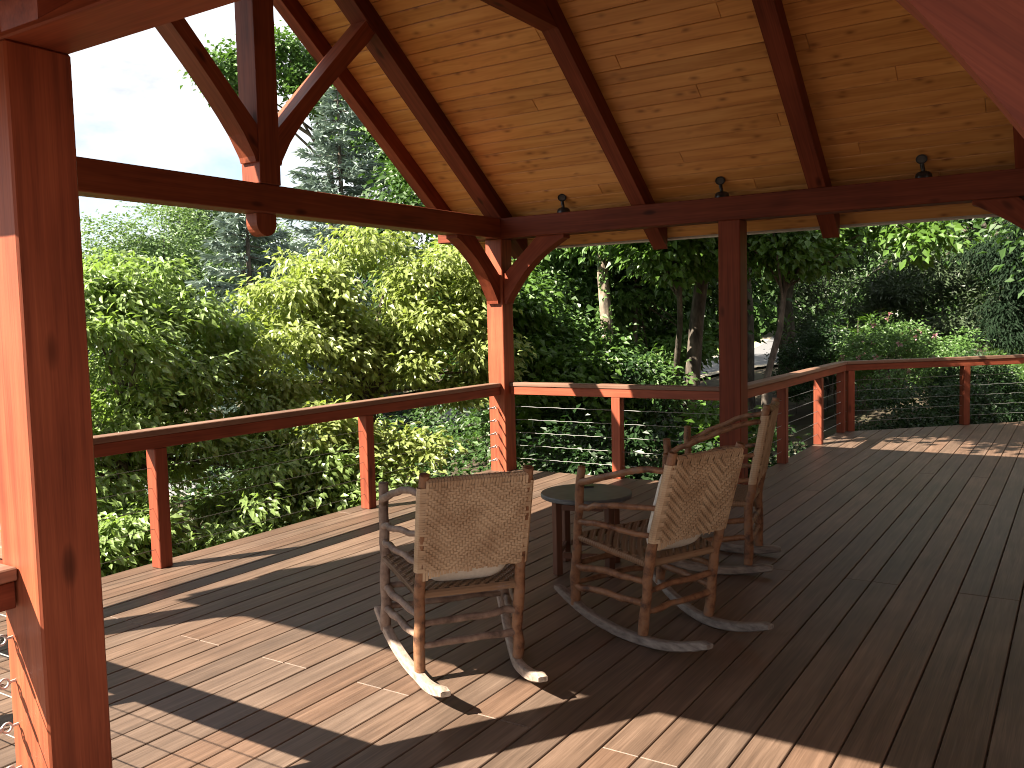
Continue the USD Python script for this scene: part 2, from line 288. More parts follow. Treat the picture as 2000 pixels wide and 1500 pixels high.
obj('road', ribbon(ROAD, (-1.9, 1.9), 0.07), ASPHALT, smooth=True, kind='structure')
obj('road_verge', ribbon(ROAD, (1.9, 2.35), 0.075), KERB, smooth=True, kind='structure')
obj('road_verge', ribbon(ROAD, (-2.35, -1.9), 0.075), KERB, smooth=True, kind='structure')
obj('lawn', ribbon(ROAD, (2.35, 7.0), 0.055), LAWN, smooth=True, kind='structure')
obj('garden_lawn', sheet(np.arange(7.0, 20, 0.4), np.arange(-16, -3.0, 0.4), ground_z, 0.14), LAWN, smooth=True, kind='structure')

# ------------------------------------------------------------------ deck
SEAM0, PITCH, GAP, TH = -3.775, 0.143, 0.007, 0.026
deck = thing('deck', kind='structure')
def xmax(y): return 0.17 if y > -2.25 else 4.22 + (-2.30 - y) * 1.0
def xmin(y): return -5.96 if y > -2.25 else -10.6
rows = range(-23, 28)
for k in rows:
    y0 = SEAM0 + k * PITCH + GAP / 2; y1 = y0 + PITCH - GAP; yc = (y0 + y1) / 2
    a, b = xmin(yc), xmax(yc)
    joints = [-4.565] if k % 4 in (1, 2) else [-4.565 + 2.44]
    if k % 4 in (1, 2): joints.append(0.3 + 1.22 * (k % 3))
    else: joints.append(2.75 + 0.6 * (k % 2)); joints.append(-8.2)
    cuts = sorted([a] + [j for j in joints if a + 0.4 < j < b - 0.4] + [b])
    for c0, c1 in zip(cuts[:-1], cuts[1:]):
        m = box((c0 + 0.0012, y0, -TH), (c1 - 0.0012, y1, 0), 0.0025)
        dz = rng.normal(0, 0.0006)
        M = np.eye(4); M[2, 3] = dz
        if b > 4 and c1 == b:                                     # mitre to the slanting far edge
            v = np.array(m.vertices); s = v[:, 0] > b - 0.05; v[s, 0] += (yc - v[s, 1]) * 1.0; m = trimesh.Trimesh(v, m.faces, process=False)
        obj('board', m, DECKM[rng.choice(3, p=[0.45, 0.3, 0.25])], deck, M=M)
for x in np.arange(-10.4, 9.0, 0.4064):
    ya = 0.20 if -5.97 < x < 0.18 else -2.27
    if x > 4.2: ya = -2.27 - (x - 4.2) - 0.05
    obj('joist', box((x - 0.019, -6.9, -0.25), (x + 0.019, ya - 0.045, -TH - 0.004)), JOIST, deck)
obj('rim_board', box((-5.97, 0.165, -0.29), (0.18, 0.203, -TH - 0.002), 0.003), RAILM, deck)
obj('rim_board', box((0.142, -2.27, -0.29), (0.18, 0.16, -TH - 0.002), 0.003), RAILM, deck)
obj('rim_board', box((0.19, -2.305, -0.29), (4.2, -2.267, -TH - 0.002), 0.003), RAILM, deck)
for x, y in [(-5.8, 0.03), (-3.9, 0.03), (-1.95, 0.03), (0.05, 0.03), (0.05, -2.1), (2.2, -2.42), (4.0, -2.5), (6.2, -4.8), (-5.8, -2.2), (-3, -4.5), (0, -4.5), (3, -4.8), (-8, -4.5)]:
    obj('footing_post', box((x - 0.07, y - 0.07, float(ground_z(x, y)) - 0.3), (x + 0.07, y + 0.07, -0.252)), JOIST, deck)

# ------------------------------------------------------------------ timber pavilion
S = 0.1865; X2 = -5.9394; Y1 = -2.343; Y4 = -4.897; ZB = 2.262; BH = 0.194; XK = (X2 + S) / 2; MS = 0.75
RB, RT = 2.465, 2.655                      # underside and top of the rafters above x = 0
pav = thing('timber_pavilion', 'open gabled timber pavilion with red-brown posts, trusses and a pine board ceiling', 'pavilion')
def vpost(x, y, top, name='post', s=S):
    M = np.eye(4); M[:3, 0] = (0, 0, 1); M[:3, 1] = (1, 0, 0); M[:3, 2] = (0, 1, 0); M[:3, 3] = (x, y, -0.25)
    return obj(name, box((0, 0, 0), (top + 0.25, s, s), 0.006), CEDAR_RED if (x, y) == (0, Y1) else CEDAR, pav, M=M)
for x, y in [(0, 0), (0, Y1), (X2, Y1), (X2, 0), (0, Y4), (X2, Y4)]: vpost(x, y, ZB - 0.001)
zc = ZB + BH / 2
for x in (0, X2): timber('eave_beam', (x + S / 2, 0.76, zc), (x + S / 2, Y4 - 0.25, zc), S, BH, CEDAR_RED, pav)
for y in (0, Y4): timber('tie_beam', (X2 + S + 0.002, y + S / 2, zc), (-0.002, y + S / 2, zc), S, BH - 0.002, CEDAR, pav)
def zr(x): return RB - MS * x              # right slope underside of rafters
ridge = RT + MS * abs(XK)
def truss(y):
    timber('king_post', (XK, y + S / 2 - 0.001, ZB + BH + 0.001), (XK, y + S / 2 - 0.001, zr(XK) - 0.02), S, S, CEDAR, pav, up=(0, 1, 0))
    a = np.linspace(np.pi, 2 * np.pi, 13); r = 0.09
    poly = [(XK + r, ZB - 0.001), (XK - r, ZB - 0.001)] + [(XK + r * math.cos(t), ZB - 0.062 + 0.092 * math.sin(t)) for t in a]
    grain('pendant', extrude(poly, y + 0.06, y + 0.165, (0, 2)), CEDAR, pav, (0, 0, 1))
    for sgn in (1, -1):
        e = S / 2 + 0.002
        lo = [(e, 2.600), (e + 0.02, 2.600), (e + 0.03, 2.635)] + [(e + 0.03 + 1.02 * t, 2.635 + 1.10 * t + 0.075 * math.sin(math.pi * t ** 0.6)) for t in np.linspace(0.08, 1.0, 12)]
        xe, ze = lo[-1]
        top_x = (zr(XK) - 2.854 + 1.02 * e) / (1.02 + MS)                  # upper edge meets the rafter underside
        lo = [q for q in lo if q[1] < zr(XK) - MS * q[0] - 0.03] + [(0.0, 0.0)]
        x_lo, z_lo = lo[-2]; k = (zr(XK) - MS * x_lo - z_lo) / (1.08 + MS); lo[-1] = (x_lo + k, z_lo + 1.08 * k)
        poly = lo + [(top_x, zr(XK) - MS * top_x), (e, 2.854)]
        poly = [(XK + sgn * px, pz) for px, pz in poly]
        grain('strut', extrude(poly, y + 0.012, y + S - 0.02, (0, 2)), CEDAR, pav, (sgn, 0, 1.05))
truss(0); truss(Y4)
def rafter(y0, y1, name, tail=0.49, peak=None, b=RB, t=RT - 0.006, both=True):
    for sgn in ((1, -1) if both else (1,)):
        xa = 0.001
        pts = [(abs(XK) + tail, b - MS * tail), (abs(XK) + tail, t - MS * tail), (xa, t + MS * (abs(XK) - xa)), (xa, b + MS * (abs(XK) - xa))]
        L = math.hypot(1, MS)
        # local frame: x along the slope so that the grain follows the timber
        d = np.array([sgn * 1 / L, 0, -MS / L]); n = np.array([sgn * MS / L, 0, 1 / L]); yv = np.cross(n, d)
        M = np.eye(4); M[:3, 0] = d; M[:3, 1] = yv; M[:3, 2] = n; M[:3, 3] = (XK, 0, 0)
        if sgn < 0: M[:3, 3] = (XK, 0, 0)
        P3 = []
        for y in (y0, y1):
            for px, pz in pts: P3.append((XK + sgn * px, y, pz))
        W = np.array(P3); Lc = (W - M[:3, 3]) @ M[:3, :3]
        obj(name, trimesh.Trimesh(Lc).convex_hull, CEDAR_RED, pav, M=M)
rafter(0.0, 0.17, 'principal_rafter')
RAF = [(-1.503, -1.366), (-3.022, -2.888), (-4.45, -4.31)]
for a, b in RAF: rafter(a, b, 'rafter')
rafter(Y4 + 0.01, Y4 + 0.18, 'principal_rafter')
rafter(0.64, 0.75, 'barge_rafter', tail=0.46); rafter(Y4 - 0.60, Y4 - 0.48, 'barge_rafter', tail=0.46)
for (a, b), z in zip(RAF, (3.575, 3.62, 3.62)):
    hx = (z - RB) / MS; w = abs(XK) - hx
    ht = 0.14
    poly = [(XK - w, z), (XK + w, z), (XK + w - ht / MS, z + ht), (XK - w + ht / MS, z + ht)]
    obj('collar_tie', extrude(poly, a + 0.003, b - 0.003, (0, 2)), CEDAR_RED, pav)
timber('ridge_beam', (XK, 0.76, zr(XK) - 0.10), (XK, Y4 - 0.6, zr(XK) - 0.10), 0.12, 0.20, CEDAR, pav)
# curved braces, upper edge straight, lower edge an arc that ends in small lips
def brace_poly():
    lo = [(0.0, 1.640), (0.030, 1.640), (0.036, 1.668)]
    c0, c1 = np.array([0.036, 1.668]), np.array([0.640, 2.222])
    for t in np.linspace(0.1, 0.9, 9):
        q = c0 + (c1 - c0) * t; nrm = np.array([-0.676, 0.737]); q = q + nrm * 0.10 * math.sin(math.pi * t) * 0.62; lo.append(tuple(q))
    lo += [(0.640, 2.222), (0.668, 2.230), (0.668, ZB - 0.001)]
    return lo + [(0.38, ZB - 0.001), (0.0, 1.92)]
BP = brace_poly()
def brace(x, y, dx, dy, dz=0.0):
    """(x, y) is the post face from which the brace leaves in direction (dx, dy)"""
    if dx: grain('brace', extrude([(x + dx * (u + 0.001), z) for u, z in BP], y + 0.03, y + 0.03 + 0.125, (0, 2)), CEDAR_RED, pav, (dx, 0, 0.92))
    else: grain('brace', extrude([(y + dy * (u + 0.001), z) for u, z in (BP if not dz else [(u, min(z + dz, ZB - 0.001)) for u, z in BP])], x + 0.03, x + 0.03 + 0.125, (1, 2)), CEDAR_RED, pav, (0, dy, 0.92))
brace(0, 0, -1, 0); brace(0, 0, 0, -1); brace(X2 + S, 0, 1, 0); brace(X2, 0, 0, -1)
brace(0, Y4 + S, 0, 1); brace(X2, Y4 + S, 0, 1, 0.045); brace(0, Y4, -1, 0); brace(X2 + S, Y4, 1, 0)
# roof: shingled slab, board ceiling under it
OV = 0.60; YA, YB = 0.77, Y4 - 0.62
LS = math.hypot(1, MS)
for sgn in (1, -1):
    d = np.array([sgn / LS, 0, -MS / LS]); n = np.array([sgn * MS / LS, 0, 1 / LS]); yv = np.array([0, 1.0, 0])
    org = np.array([XK, 0, ridge]); Ls = (abs(XK) + OV) * LS
    def slab(s0, s1, y0, y1, h0, h1, c=0):
        m = box((y0, s0, h0), (y1, s1, h1), c)                     # local x along the board (world y)
        M = np.eye(4); M[:3, 0] = yv; M[:3, 1] = d; M[:3, 2] = n if True else n; M[:3, 3] = org
        if np.linalg.det(M[:3, :3]) < 0: m.invert()
        return m, M
    m, M = slab(0.02, Ls + 0.02, YB - 0.01, YA + 0.01, 0.020, 0.055); roof = thing('roof', parent=pav); obj('shingle_slab', m, SHINGLE, roof, M=M)
    w = 0.1285; k = 0; s = Ls
    g = np.random.default_rng(31 + sgn)
    while s > 0.05:
        s0 = max(s - w, 0.03)
        cuts = [YB, YA]
        if sgn > 0: cuts = sorted([YB, YA] + [YB + 1.2 + 3.6 * ((k * 0.381) % 1.0)])
        for c0, c1 in zip(cuts[:-1], cuts[1:]):
            m, M = slab(s0 + 0.002, s - 0.002, c0 + 0.0008, c1 - 0.0008, g.normal(0, 0.0004), 0.018, 0.0035); obj('ceiling_board', m, PINE, roof, M=M)
        s -= w; k += 1
    m, M = slab(Ls + 0.003, Ls + 0.022, YB, YA, -0.012, 0.019); obj('drip_edge', m, DRIP, roof, M=M)

obj('ridge_cap', cat([box((XK - 0.16, YB, ridge + 0.055), (XK + 0.16, YA, ridge + 0.075)), box((XK - 0.035, YB + 0.02, ridge - 0.03), (XK + 0.035, YA - 0.02, ridge + 0.056))]), SHINGLE, pav)

# ------------------------------------------------------------------ railings
def rod(p0, p1, r, n=6): return tube([p0, p1], r, n)
CZ = [0.118, 0.248, 0.376, 0.504, 0.630]
def railing(label, p0, p1, posts, cab=None, z=0.87, capw=0.11, off=0.0, hardware=(), name='cable_railing', extra=None):
    """p0, p1: centre line ends; posts: distances along it"""
    p0, p1 = np.array([*p0, 0.0]), np.array([*p1, 0.0]); L = np.linalg.norm(p1 - p0); d = (p1 - p0) / L; n = np.array([-d[1], d[0], 0])
    t = thing(name, label, 'railing')
    timber('rail_cap', p0 + [0, 0, z - 0.019], p1 + [0, 0, z - 0.019], capw, 0.038, CAPM, t, c=0.004)
    timber('rail', p0 + d * 0.004 + [0, 0, z - 0.0785], p1 - d * 0.004 + [0, 0, z - 0.0785], capw - 0.02, 0.077, RAILM, t, c=0.003)
    for s in posts:
        q = p0 + d * s
        timber('post', q + [0, 0, 0.001], q + [0, 0, z - 0.119], 0.089, 0.089, RAILM, t, up=tuple(n), c=0.004)
    for c in CZ:
        a, b = p0 + d * 0.03 + [0, 0, c], p1 - d * 0.03 + [0, 0, c]
        obj('cable', rod(a, b, 0.0023 if cab is None else 0.0018), cab or STEEL2, t, smooth=True)
    for e in hardware:
        base = p0 if e == 0 else p1; s = 1 if e == 0 else -1
        for c in CZ:
            q = base + [0, 0, c]
            ring = trimesh.creation.torus(0.0135, 0.0036, 16, 8); R = np.eye(4); R[:3, 0] = d; R[:3, 1] = (0, 0, 1); R[:3, 2] = np.cross(d, (0, 0, 1)); R[:3, 3] = q + d * s * 0.030
            ring.apply_transform(R)
            m = cat([rod(q - d * s * 0.01, q + d * s * 0.018, 0.004), ring, rod(q + d * s * 0.042, q + d * s * 0.15, 0.0062, 8), rod(q + d * s * 0.048, q + d * s * 0.075, 0.0095, 8)])
            obj('eye_bolt', m, STEEL, t, smooth=30)
    return t
railing('cable railing along the deck edge under the gable, in front of the yellow-green trees', (X2 + S + 0.003, 0.095), (-0.003, 0.095), [1.93, 3.85], cab=DULL, hardware=(0, 1))
railing('short cable railing between the corner post and the middle post of the pavilion', (0.135, -0.003), (0.135, Y1 + S + 0.003), [1.14], hardware=())
railing('cable railing running from the middle post to the angled corner behind the farthest rocking chair', (S + 0.003, -2.245), (4.16, -2.245), [1.38, 2.80, 3.90], hardware=(1,))
railing('cable railing on the slanting far right edge of the deck, in front of the lawn', (4.17, -2.235), (9.1, -7.165), [0.11, 1.75, 3.5, 5.25], hardware=())
railing('short cable railing with eye bolts on the left face of the nearest post', (X2 - 0.003, -2.19), (-8.3, -2.19), [2.2], z=0.84, hardware=(0,))
railing('cable railing on the left side of the pavilion, hidden behind the nearest post', (-5.85, Y1 + S + 0.003), (-5.85, -0.003), [1.1], hardware=())

# ------------------------------------------------------------------ beam lamps
for i, (y, tilt, lab) in enumerate([(-0.652, 0.55, 'small black spot lamp on the eave beam, nearest the corner post'), (-2.167, 0.35, 'small black spot lamp on the eave beam above the middle post'),
                               (-3.712, 0.15, 'small black spot lamp on the eave beam, rightmost of the three')]):
    t = thing('spot_lamp', lab, 'lamp', (0.075, y, ZB + BH), 0.0, group='black spot lamps along the eave beam'); UsdGeom.Xformable(t).AddScaleOp().Set(Gf.Vec3f(1.3, 1.3, 1.12))
    prof = np.array([(0, 0), (0.047, 0), (0.047, 0.012), (0.043, 0.03), (0.034, 0.042), (0.016, 0.048), (0, 0.048)])
    obj('base', trimesh.creation.revolve(prof, sections=24), BLACK, t, smooth=40)
    obj('stem', tube([(0, 0, 0.045), (0, 0.006, 0.075), (0, 0.010, 0.105)], [0.011, 0.012, 0.012], 10), BLACK, t, smooth=40)
    hp = np.array([(0, -0.03), (0.018, -0.03), (0.024, -0.012), (0.026, 0.022), (0.031, 0.026), (0.031, 0.034), (0.024, 0.034), (0.024, 0.026), (0, 0.026)])
    h = trimesh.creation.revolve(hp, sections=24)
    h.apply_transform(trimesh.transformations.rotation_matrix(-math.pi / 2 - 0.35, (0, 1, 0))); h.apply_transform(trimesh.transformations.rotation_matrix(tilt, (0, 0, 1))); h.apply_translation((0, 0.012, 0.135))
    obj('lamp_head', h, BLACK, t, smooth=40)
    l = trimesh.creation.cylinder(0.022, 0.004, sections=20); l.apply_translation((0, 0, 0.029))
    l.apply_transform(trimesh.transformations.rotation_matrix(-math.pi / 2 - 0.35, (0, 1, 0))); l.apply_transform(trimesh.transformations.rotation_matrix(tilt, (0, 0, 1))); l.apply_translation((0, 0.012, 0.135))
    obj('lens', l, LENS, t, smooth=40)

# ------------------------------------------------------------------ rocking chairs
def strip(P, W, N=None):
    """flat ribbon along P (n,3) with half width vectors W (n,3)"""
    P, W = np.asarray(P), np.asarray(W); n = len(P)
    v = np.vstack([P - W, P + W]); i = np.arange(n - 1)
    return v, np.vstack([np.stack([i, i + n, i + n + 1], 1), np.stack([i, i + n + 1, i + 1], 1)])
def join(parts):
    vs, fs, o = [], [], 0
    for v, f in parts: vs.append(v); fs.append(f + o); o += len(v)
    return trimesh.Trimesh(np.vstack(vs), np.vstack(fs), process=False)
def twill(i, j, block=9, per=4):
    s = 1 if (j // block) % 2 == 0 else -1
    return ((i + s * j) % per) < per // 2
def rocking_chair(name, label, loc, head, scale, tilt, seed, rocker_mat, pole, group, tail=-0.56):
    t = thing(name, label, 'rocking chair', (loc[0], loc[1], 0), head, group)
    ct, st = math.cos(tilt), math.sin(tilt)
    Rck = 0.90; XC = -0.08
    zmin = min((x - XC) ** 2 / (2 * Rck) * ct + x * st for x in np.linspace(-0.56, 0.38, 200))
    def put(m):
        v = np.array(m.vertices) ; w = v.copy(); w[:, 0] = v[:, 0] * ct - v[:, 2] * st; w[:, 2] = v[:, 2] * ct + v[:, 0] * st - zmin
        return trimesh.Trimesh(w * scale, m.faces, process=False)
    def part(nm, m, mat, parent=t, smooth=50, **k): return obj(nm, put(m), mat, parent, smooth=smooth, **k)
    wr, wt, wf, zt, zf = 0.215, 0.216, 0.285, 0.93, 0.767
    def rearx(z): return np.interp(z, [0.05, 0.40, 0.93], [-0.172, -0.190, -0.312])
    g = np.random.default_rng(seed)
    for s in (1, -1):
        zs = np.linspace(0.055, zt, 14); P = np.stack([rearx(zs) + g.normal(0, 0.0025, 14), s * (wr + g.normal(0, 0.0025, 14)), zs], 1)
        part('rear_post', tube(P, np.linspace(0.025, 0.021, 14) * (1 + g.normal(0, 0.03, 14)), 12), HICKORY)
        zs = np.linspace(0.072, zf, 11); P = np.stack([np.linspace(0.243, 0.232, 11) + g.normal(0, 0.003, 11), s * (wf + g.normal(0, 0.003, 11)), zs], 1)
        part('front_post', tube(P, np.linspace(0.025, 0.0215, 11) * (1 + g.normal(0, 0.04, 11)), 12), HICKORY if pole is HICKORY else HICKGREY)
    # rockers
    for s in (1, -1):
        xs = np.linspace(tail, 0.37, 26); zb = (xs - XC) ** 2 / (2 * Rck)
        hgt = 0.044 * np.clip(np.minimum((xs - tail + 0.015) / 0.06, (0.385 - xs) / 0.06), 0.25, 1) ** 0.5
        yc = s * np.interp(xs, [-0.56, -0.17, 0.24, 0.37], [0.195, 0.215, 0.285, 0.30]); hw = 0.020
        sec = [(-hw, 0.15), (-hw, 0.85), (-hw * 0.7, 1.0), (hw * 0.7, 1.0), (hw, 0.85), (hw, 0.15), (hw * 0.7, 0.0), (-hw * 0.7, 0.0)]
        v = np.array([[(x, y + a, z + b * h) for a, b in sec] for x, y, z, h in zip(xs, yc, zb, hgt)]).reshape(-1, 3); m = len(sec); f = []
        for i in range(len(xs) - 1):
            for j in range(m): q = (i * m + j, i * m + (j + 1) % m, (i + 1) * m + (j + 1) % m, (i + 1) * m + j); f += [(q[0], q[1], q[2]), (q[0], q[2], q[3])]
        for i0, flip in ((0, True), ((len(xs) - 1) * m, False)):
            for j in range(1, m - 1): tri = (i0, i0 + j, i0 + j + 1); f.append(tri[::-1] if flip else tri)
        mm = trimesh.Trimesh(v, f, process=False); mm.fix_normals(); part('rocker', mm, rocker_mat, smooth=40)
    # rungs
    k = 0
    for z in (0.165, 0.262):
        part('rung', knotty((rearx(z), wr, z), (rearx(z), -wr, z + 0.012), 0.014, 0.0165, 9, 0.005, seed + k), pole); k += 1
        part('rung', knotty((0.24, wf, z + 0.02), (0.24, -wf, z + 0.015), 0.0145, 0.0145, 9, 0.005, seed + k), pole); k += 1
    for s in (1, -1):
        for za, zb_ in ((0.205, 0.175), (0.305, 0.275)):
            part('rung', knotty((rearx(za), s * wr, za), (0.243, s * wf, zb_), 0.0155, 0.0175, 10, 0.006, seed + k), pole); k += 1
    # arms and side rails, bowed outwards
    for s in (1, -1):
        for za, zb_, r, bow, up in ((0.845, 0.675, 0.0155, 0.05, 0.0), (0.665, 0.560, 0.0135, 0.04, -0.02), (0.53, 0.485, 0.0135, 0.03, -0.015)):
            xa = rearx(za)
            P = bez([(xa, s * wt, za), (xa + 0.16, s * (wt + bow), za + up), (0.13, s * (wf + bow * 0.9), zb_ + 0.055 + up * 0.4), (0.235, s * wf, zb_)], 11)
            P[1:-1] += g.normal(0, 0.0035, (9, 3)); part('arm' if za > 0.8 else 'side_rail', tube(P, np.linspace(r * 0.92, r * 1.15, 11), 10), pole)
    # back rails, hidden under the weave
    for z in (0.888, 0.512): part('back_rail', knotty((rearx(z), wt - 0.01, z), (rearx(z), -wt + 0.01, z), 0.013, 0.013, 6, 0.001, seed + 50), pole)
    # woven back: ribbons round both posts, crossed by ribbons over the two back rails
    nh, nv, a, r = 36, 34, 0.0030, 0.0265
    zs = np.linspace(0.508, 0.872, nh); ys = np.linspace(wt - 0.012, -wt + 0.012, nv); ph = (zs[1] - zs[0]) * 0.465; pv = abs(ys[1] - ys[0]) * 0.44
    zs2 = lambda z: np.interp(z, [0.47, 0.9], [0.0, 1.0])
    H, V = [], []
    sag = lambda y, z: 0.010 * math.sin((z - 0.45) * 9 + y * 5)
    ang = np.linspace(0, np.pi, 6)[1:-1]
    tall = []
    for i, z in enumerate(zs):
        x0 = float(rearx(z)); q = []
        for j, y in enumerate(ys): q.append((x0 - r - a * (1 if twill(i, j) else -1) * 1.0 + 0.004 * math.cos(y * 7), y, z + g.normal(0, 0.0005)))
        for e in ang: q.append((x0 - r * math.cos(e), -wt - r * math.sin(e), z))
        for j, y in enumerate(ys[::-1]): q.append((x0 + r * 0.75 + a * (1 if twill(i, j + 3) else -1), y, z))
        for e in ang: q.append((x0 + r * math.cos(e), wt + r * math.sin(e), z))
        q.append(q[0]); q = np.array(q); w = np.tile([[-0.18 * ph, 0, ph]], (len(q), 1)); H.append(strip(q, w))
    ov = 0.030
    for j, y in enumerate(ys):
        top = 0.908 + g.normal(0, 0.001); bot = 0.482 + (0.030 * j / nv) + (g.normal(0, 0.005) - 0.010 * max(0, 1 - j / 9.0)); q = []
        q.append((float(rearx(bot)) - r + 0.004 * math.cos(y * 7), y, bot))
        for i, z in enumerate(zs): q.append((float(rearx(z)) - r + a * (1 if twill(i, j) else -1) * 1.0 + 0.004 * math.cos(y * 7), y, z))
        xt = float(rearx(top))
        q += [(xt - r, y, top - 0.006), (xt - r * 0.6, y, top + 0.006), (xt + r * 0.4, y, top + 0.006), (xt + r * 0.75, y, top - 0.008)]
        q.append((float(rearx(0.505)) + r * 0.75, y, 0.505))
        q = np.array(q); V.append(strip(q, np.tile([[0, pv, 0]], (len(q), 1))))
    part('woven_back', join(H + V), CANE, smooth=False)
    # woven seat over its rails
    def seat_y(x): return np.interp(x, [-0.19, 0.24], [wr, wf])
    for x0, zz_ in ((-0.185, 0.392), (0.238, 0.418)): part('seat_rail', knotty((x0, seat_y(x0), zz_), (x0, -seat_y(x0), zz_), 0.0165, 0.0165, 7, 0.001, seed + 60), pole)
    for s in (1, -1): part('seat_rail', knotty((-0.185, s * wr, 0.390), (0.238, s * wf, 0.416), 0.0165, 0.0165, 7, 0.001, seed + 61), pole)
    sx = np.linspace(-0.178, 0.232, 34); tt = np.linspace(-1, 1, 40); px_ = (sx[1] - sx[0]) * 0.43
    zt_ = lambda x: np.interp(x, [-0.185, 0.238], [0.392, 0.418]) + 0.0185
    H2, V2 = [], []
    dip = lambda x, u: -0.012 * (1 - u * u) * (1 - ((x - 0.03) / 0.23) ** 2)
    for i, x in enumerate(sx):
        Y = seat_y(x); q = []
        for j, u in enumerate(tt): q.append((x, u * (Y - 0.004), zt_(x) + dip(x, u) + a * (1 if twill(i, j, 40) else -1)))
        for e in np.linspace(0, np.pi, 5)[1:]: q.append((x, Y + 0.018 * math.sin(e), zt_(x) - 0.0185 + 0.0185 * math.cos(e)))
        q = [(x, -Y - 0.018 * math.sin(e), zt_(x) - 0.0185 + 0.0185 * math.cos(e)) for e in np.linspace(0, np.pi, 5)[1:]][::-1] + q
        q = np.array(q); H2.append(strip(q, np.tile([[px_, 0, 0]], (len(q), 1))))
    for j, u in enumerate(tt):
        q = [(x, u * (seat_y(x) - 0.004), zt_(x) + dip(x, u) - a * (1 if twill(i, j, 40) else -1)) for i, x in enumerate(sx)]
        fr = [(0.238 + 0.018 * math.sin(e), u * (wf - 0.004), 0.418 + 0.0185 * math.cos(e)) for e in np.linspace(0.4, np.pi, 5)]
        bk = [(-0.185 - 0.018 * math.sin(e), u * (wr - 0.004), 0.392 + 0.0185 * math.cos(e)) for e in np.linspace(0.4, np.pi, 5)][::-1]
        q = np.array(bk + q + fr); V2.append(strip(q, np.tile([[0, 0.0058, 0]], (len(q), 1))))
    part('woven_seat', join(H2 + V2), CANESEAT, smooth=False)
    return t, put, rearx
G = 'hickory rocking chairs with woven cane backs'
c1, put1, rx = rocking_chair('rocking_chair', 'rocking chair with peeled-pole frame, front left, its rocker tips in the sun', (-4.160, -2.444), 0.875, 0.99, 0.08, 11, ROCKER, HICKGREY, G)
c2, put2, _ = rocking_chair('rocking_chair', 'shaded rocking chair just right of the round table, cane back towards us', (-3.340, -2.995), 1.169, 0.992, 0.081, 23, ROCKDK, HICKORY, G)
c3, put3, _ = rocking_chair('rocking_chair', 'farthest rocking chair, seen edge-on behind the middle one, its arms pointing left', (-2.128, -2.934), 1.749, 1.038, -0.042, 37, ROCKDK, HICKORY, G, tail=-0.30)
def pillow(wx, wy, wz, p=0.45):
    m = trimesh.creation.icosphere(4); v = np.array(m.vertices)
    def se(c, e): return np.sign(c) * np.abs(c) ** e
    q = np.stack([se(v[:, 0], 0.9) * wx, se(v[:, 1], p) * wy, se(v[:, 2], p) * wz], 1)
    edge = np.maximum(np.abs(v[:, 1]), np.abs(v[:, 2])); q[:, 0] *= 1.0 - 0.25 * edge ** 4
    q += 0.006 * (meshkit.fbm(q * 14 + 3, 3)[:, None] - 0.5)
    return trimesh.Trimesh(q, m.faces, process=False)
for loc, head, put, lab, zt in ((( -4.160, -2.444), 0.875, put1, 'off-white cushion inside the front left rocking chair, showing under its cane back', 0.80),
                            ((-3.340, -2.995), 1.169, put2, 'pale grey cushion inside the middle rocking chair, its edge showing left of the cane back', 0.86)):
    hgt = (zt - 0.40) / 2
    m = pillow(0.045, 0.185, hgt)
    M = trimesh.transformations.rotation_matrix(-0.235, (0, 1, 0)); m.apply_transform(M); m.apply_translation((float(rx(0.40 + hgt)) + 0.070, 0, 0.408 + hgt))
    t = thing('cushion', lab, 'cushion', (loc[0], loc[1], 0), head, group='cushions on the rocking chairs')
    obj('cover', put(m), CUSHION, t, smooth=True)

# ------------------------------------------------------------------ round table
TX, TY = -2.62, -2.27
tb = thing('round_table', 'low round table with dark slate-grey top and four square legs, between the rocking chairs', 'table', (TX, TY, 0))
prof = np.array([(0, 0.434), (0.262, 0.434), (0.269, 0.438), (0.270, 0.455), (0.266, 0.461), (0.258, 0.462), (0, 0.462)])
obj('tabletop', trimesh.creation.revolve(prof, sections=64), SLATE, tb, smooth=35)
for k in range(4):
    a = math.atan2(0.10, -0.215) + k * math.pi / 2; c = np.array([math.cos(a), math.sin(a)]) * 0.215
    M, L = frame((c[0], c[1], 0.0), (c[0], c[1], 0.433), (math.cos(a), math.sin(a), 0)); obj('leg', box((0, -0.0215, -0.0215), (L, 0.0215, 0.0215), 0.003), DARKWOOD, tb, M=M)
    b = a + math.pi / 2; e = np.array([math.cos(b), math.sin(b)]) * 0.215; u = (e - c) / np.linalg.norm(e - c)
    p, q = c + u * 0.034, e - u * 0.034
    M, L = frame((*p, 0.115), (*q, 0.115), (0, 0, 1)); obj('stretcher', box((0, -0.011, -0.016), (L, 0.011, 0.016), 0.002), DARKWOOD, tb, M=M)
    M, L = frame((*p, 0.405), (*q, 0.405), (0, 0, 1)); obj('apron', box((0, -0.010, -0.025), (L, 0.010, 0.025), 0.002), DARKWOOD, tb, M=M)
co = box((-0.055, -0.055, 0), (0.055, 0.055, 0.009), 0.002)
R = trimesh.transformations.rotation_matrix(0.5, (0, 0, 1)); co.apply_transform(R)
obj('coaster', co, BLACK, M=trimesh.transformations.translation_matrix((TX + 0.15, TY + 0.09, 0.4625)), label='flat dark coaster near the far edge of the round table', cat='coaster')

